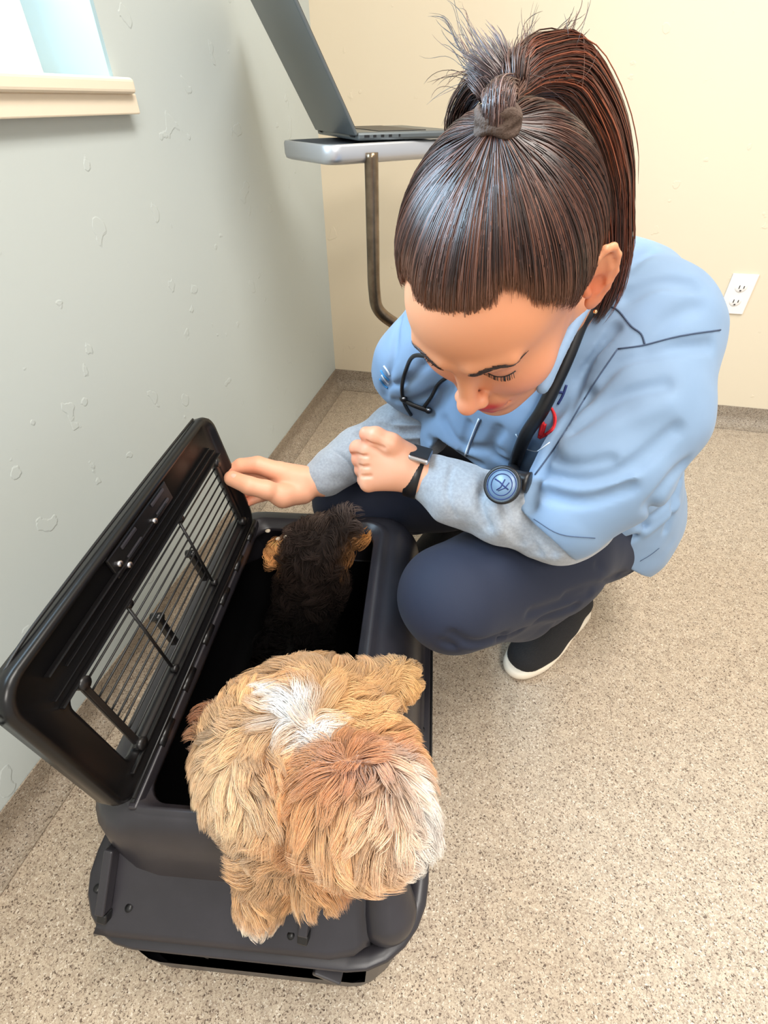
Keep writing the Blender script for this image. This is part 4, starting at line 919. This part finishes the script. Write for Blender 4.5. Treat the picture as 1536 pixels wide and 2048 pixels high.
def blend_pts(root, spots, base):
    c = np.tile(np.array(base), (len(root), 1))
    for p, r, col in spots:
        a = np.exp(-(((root-p)/r)**2).sum(1))[:, None]; a = np.clip(a*1.6, 0, 1); c = c*(1-a)+np.array(col)*a
    return c
# golden puppy
gd = thing('puppy', tuple(K(.02, -.14, .31)), 'curly apricot puppy with white patches climbing out over the front of the black carrier', 'dog')
Z = lambda x, y, z: onz(x, y, z)
HEADG = Z(718, 1625, .375)
f = Field(KO+V3(-.28, -.42, .12), KO+V3(.36, .16, .50), .003)
f.ell(Z(570, 1480, .310), (.082, .085, .072), k=.04); f.ell(Z(530, 1525, .295), (.064, .066, .066), k=.04); f.ell(Z(640, 1455, .315), (.058, .068, .062), k=.05)
f.ell(Z(600, 1590, .315), (.078, .055, .060), k=.04); f.ell(HEADG, (.052, .050, .050), k=.012); f.ell(Z(680, 1570, .360), (.045, .040, .040), k=.015)
f.ell(Z(770, 1560, .335), (.040, .040, .035), k=.03); f.ell(Z(735, 1490, .315), (.046, .045, .040), k=.03)
f.chain([HEADG, Z(785, 1650, .345), Z(800, 1672, .325)], [.044, .034, .024], .015)
f.chain([Z(560, 1640, .295), Z(545, 1700, .262), Z(533, 1765, .222), Z(524, 1812, .196)], [.038, .031, .025, .022], .02)
f.chain([Z(660, 1425, .305), Z(720, 1388, .315), Z(780, 1368, .305), Z(800, 1362, .292)], [.036, .027, .023, .025], .02)
f.chain([Z(530, 1540, .24), Z(540, 1500, .14), Z(540, 1450, .06)], [.06, .05, .035], .03); f.chain([Z(600, 1420, .25), Z(600, 1400, .12), Z(610, 1380, .04)], [.06, .05, .03], .03)
f.chain([Z(650, 1620, .355), Z(636, 1680, .325), Z(640, 1735, .290), Z(655, 1765, .27)], [.018, .022, .022, .014], .008); f.chain([Z(760, 1545, .37), Z(806, 1570, .345), Z(826, 1596, .315)], [.016, .016, .012], .008)
f.chain([Z(465, 1500, .275), Z(428, 1470, .275), Z(422, 1425, .280)], [.020, .015, .009], .02)
gv, gq = biggest(*f.mesh(1))
AP = lin(226, 176, 120); DK = lin(208, 128, 62); CRM = lin(236, 200, 156); WH = lin(252, 248, 244)
gspots = [(Z(470, 1580, .33), .06, CRM), (Z(700, 1550, .40), .034, DK), (Z(765, 1530, .36), .026, lin(208, 132, 68)), (Z(640, 1600, .37), .034, lin(212, 144, 82)), (Z(660, 1660, .35), .030, lin(222, 160, 100)), (Z(700, 1720, .33), .03, DK), (Z(540, 1530, .37), .018, lin(212, 156, 104)),
 (Z(560, 1385, .385), .012, WH), (Z(590, 1420, .39), .016, WH), (Z(635, 1470, .39), .013, WH), (Z(776, 1622, .37), .036, WH), (Z(808, 1665, .34), .036, WH), (Z(770, 1690, .34), .022, lin(250, 236, 216)), (Z(805, 1690, .32), .028, lin(252, 242, 230)), (Z(520, 1840, .19), .022, lin(250, 236, 220)), (Z(800, 1370, .30), .03, lin(228, 180, 118)), (Z(415, 1450, .27), .03, lin(168, 104, 62))]
gcol = lambda r: blend_pts(r, gspots, AP)
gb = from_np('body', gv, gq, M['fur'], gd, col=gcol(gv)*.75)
crown = Z(690, 1520, .42); back = Z(590, 1420, .40); blaze = Z(775, 1600, .37)
def gflow(r, n):
    d = np.tile(V3(0, 0, -.55), (len(r), 1)); a = r-crown; da = np.linalg.norm(a, axis=1, keepdims=True); d += a/(da+.02)*np.exp(-(da/.16)**2)*1.3
    b = r-back; db = np.linalg.norm(b, axis=1, keepdims=True); d += b/(db+.02)*np.exp(-(db/.10)**2)*.9
    return d+V3(-.12, -.30, 0)
def glen(r):
    L_ = np.full(len(r), .026); 
    for p, rr, k in ((Z(640, 1690, .33), .07, .009), (HEADG, .05, .004), (Z(800, 1365, .30), .04, -.011), (Z(525, 1830, .2), .05, -.008)): L_ += k*np.exp(-(((r-p)/rr)**2).sum(1))
    return L_
vis = lambda r, n: (r[:, 2] > .15) & (((CAM-r)*n).sum(1) > -.10)
fur('fur', gv, gq, gd, 95000, gflow, gcol, glen, .00030, .60, 1.2, clump=420, tips=(.72, 1.10), keep=vis, wavs=24)  # tips paints the roots darker, as shade between the clumps
# black and tan puppy
bd_ = thing('puppy', tuple(K(.03, .12, .012)), 'black and tan curly puppy standing inside the back of the carrier with its nose lifted', 'dog')
f = Field(K(-.14, -.16, .0)-V3(.02, .02, 0), K(.13, .27, .36)+V3(.06, .02, 0), .003)
BH = Z(625, 1105, .262)
f.ell(BH, (.050, .046, .042), k=.02); f.ell(Z(655, 1080, .285), (.036, .030, .030), k=.02); f.chain([Z(650, 1085, .285), Z(683, 1052, .312), Z(694, 1042, .318)], [.030, .020, .0155], .015)
f.chain([Z(680, 1085, .285), Z(706, 1082, .283)], [.026, .018], .012)
f.chain([BH, Z(625, 1165, .19), Z(590, 1290, .09), Z(560, 1380, .08)], [.043, .050, .052, .05], .04)
f.chain([Z(575, 1095, .27), Z(548, 1102, .262), Z(540, 1130, .245)], [.014, .015, .010], .01)
for x, y in ((600, 1150), (642, 1160), (560, 1330), (620, 1340)): f.chain([Z(x, y, .17 if y < 1200 else .09), Z(x, y-5, .03)], [.025, .02], .02)
bv, bq = biggest(*f.mesh(1)); BK = lin(42, 33, 29); TN = lin(196, 134, 80)
bspots = [(Z(590, 1290, .09), .10, lin(9, 7, 7)), (Z(620, 1230, .14), .05, lin(12, 10, 9)), (Z(545, 1110, .265), .020, lin(212, 152, 96)), (Z(716, 1076, .285), .016, lin(206, 140, 74)), (Z(702, 1105, .27), .022, lin(140, 98, 62)), (Z(640, 1060, .30), .020, lin(112, 96, 86)), (Z(690, 1040, .32), .014, lin(140, 122, 114)), (Z(590, 1080, .29), .02, lin(84, 70, 64))]  # first two spots paint the carrier's inner shade onto the lower body
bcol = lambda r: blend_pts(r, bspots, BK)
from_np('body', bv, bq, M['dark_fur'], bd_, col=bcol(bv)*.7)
bc0 = Z(640, 1075, .32)
def bflow(r, n): a = r-bc0; return a/(np.linalg.norm(a, axis=1, keepdims=True)+.01)+V3(0, 0, -.5)
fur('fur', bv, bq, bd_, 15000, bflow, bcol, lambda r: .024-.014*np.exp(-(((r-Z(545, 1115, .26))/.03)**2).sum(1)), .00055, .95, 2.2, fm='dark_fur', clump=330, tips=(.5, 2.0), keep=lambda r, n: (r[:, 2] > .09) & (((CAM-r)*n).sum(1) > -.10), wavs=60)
np_ = Z(701, 1040, .325); f = Field(np_-.02, np_+.02, .001); f.ell(np_, (.0075, .006, .0055), k=.002); v, q = f.mesh(); from_np('nose', v, q, M['eye'], bd_)
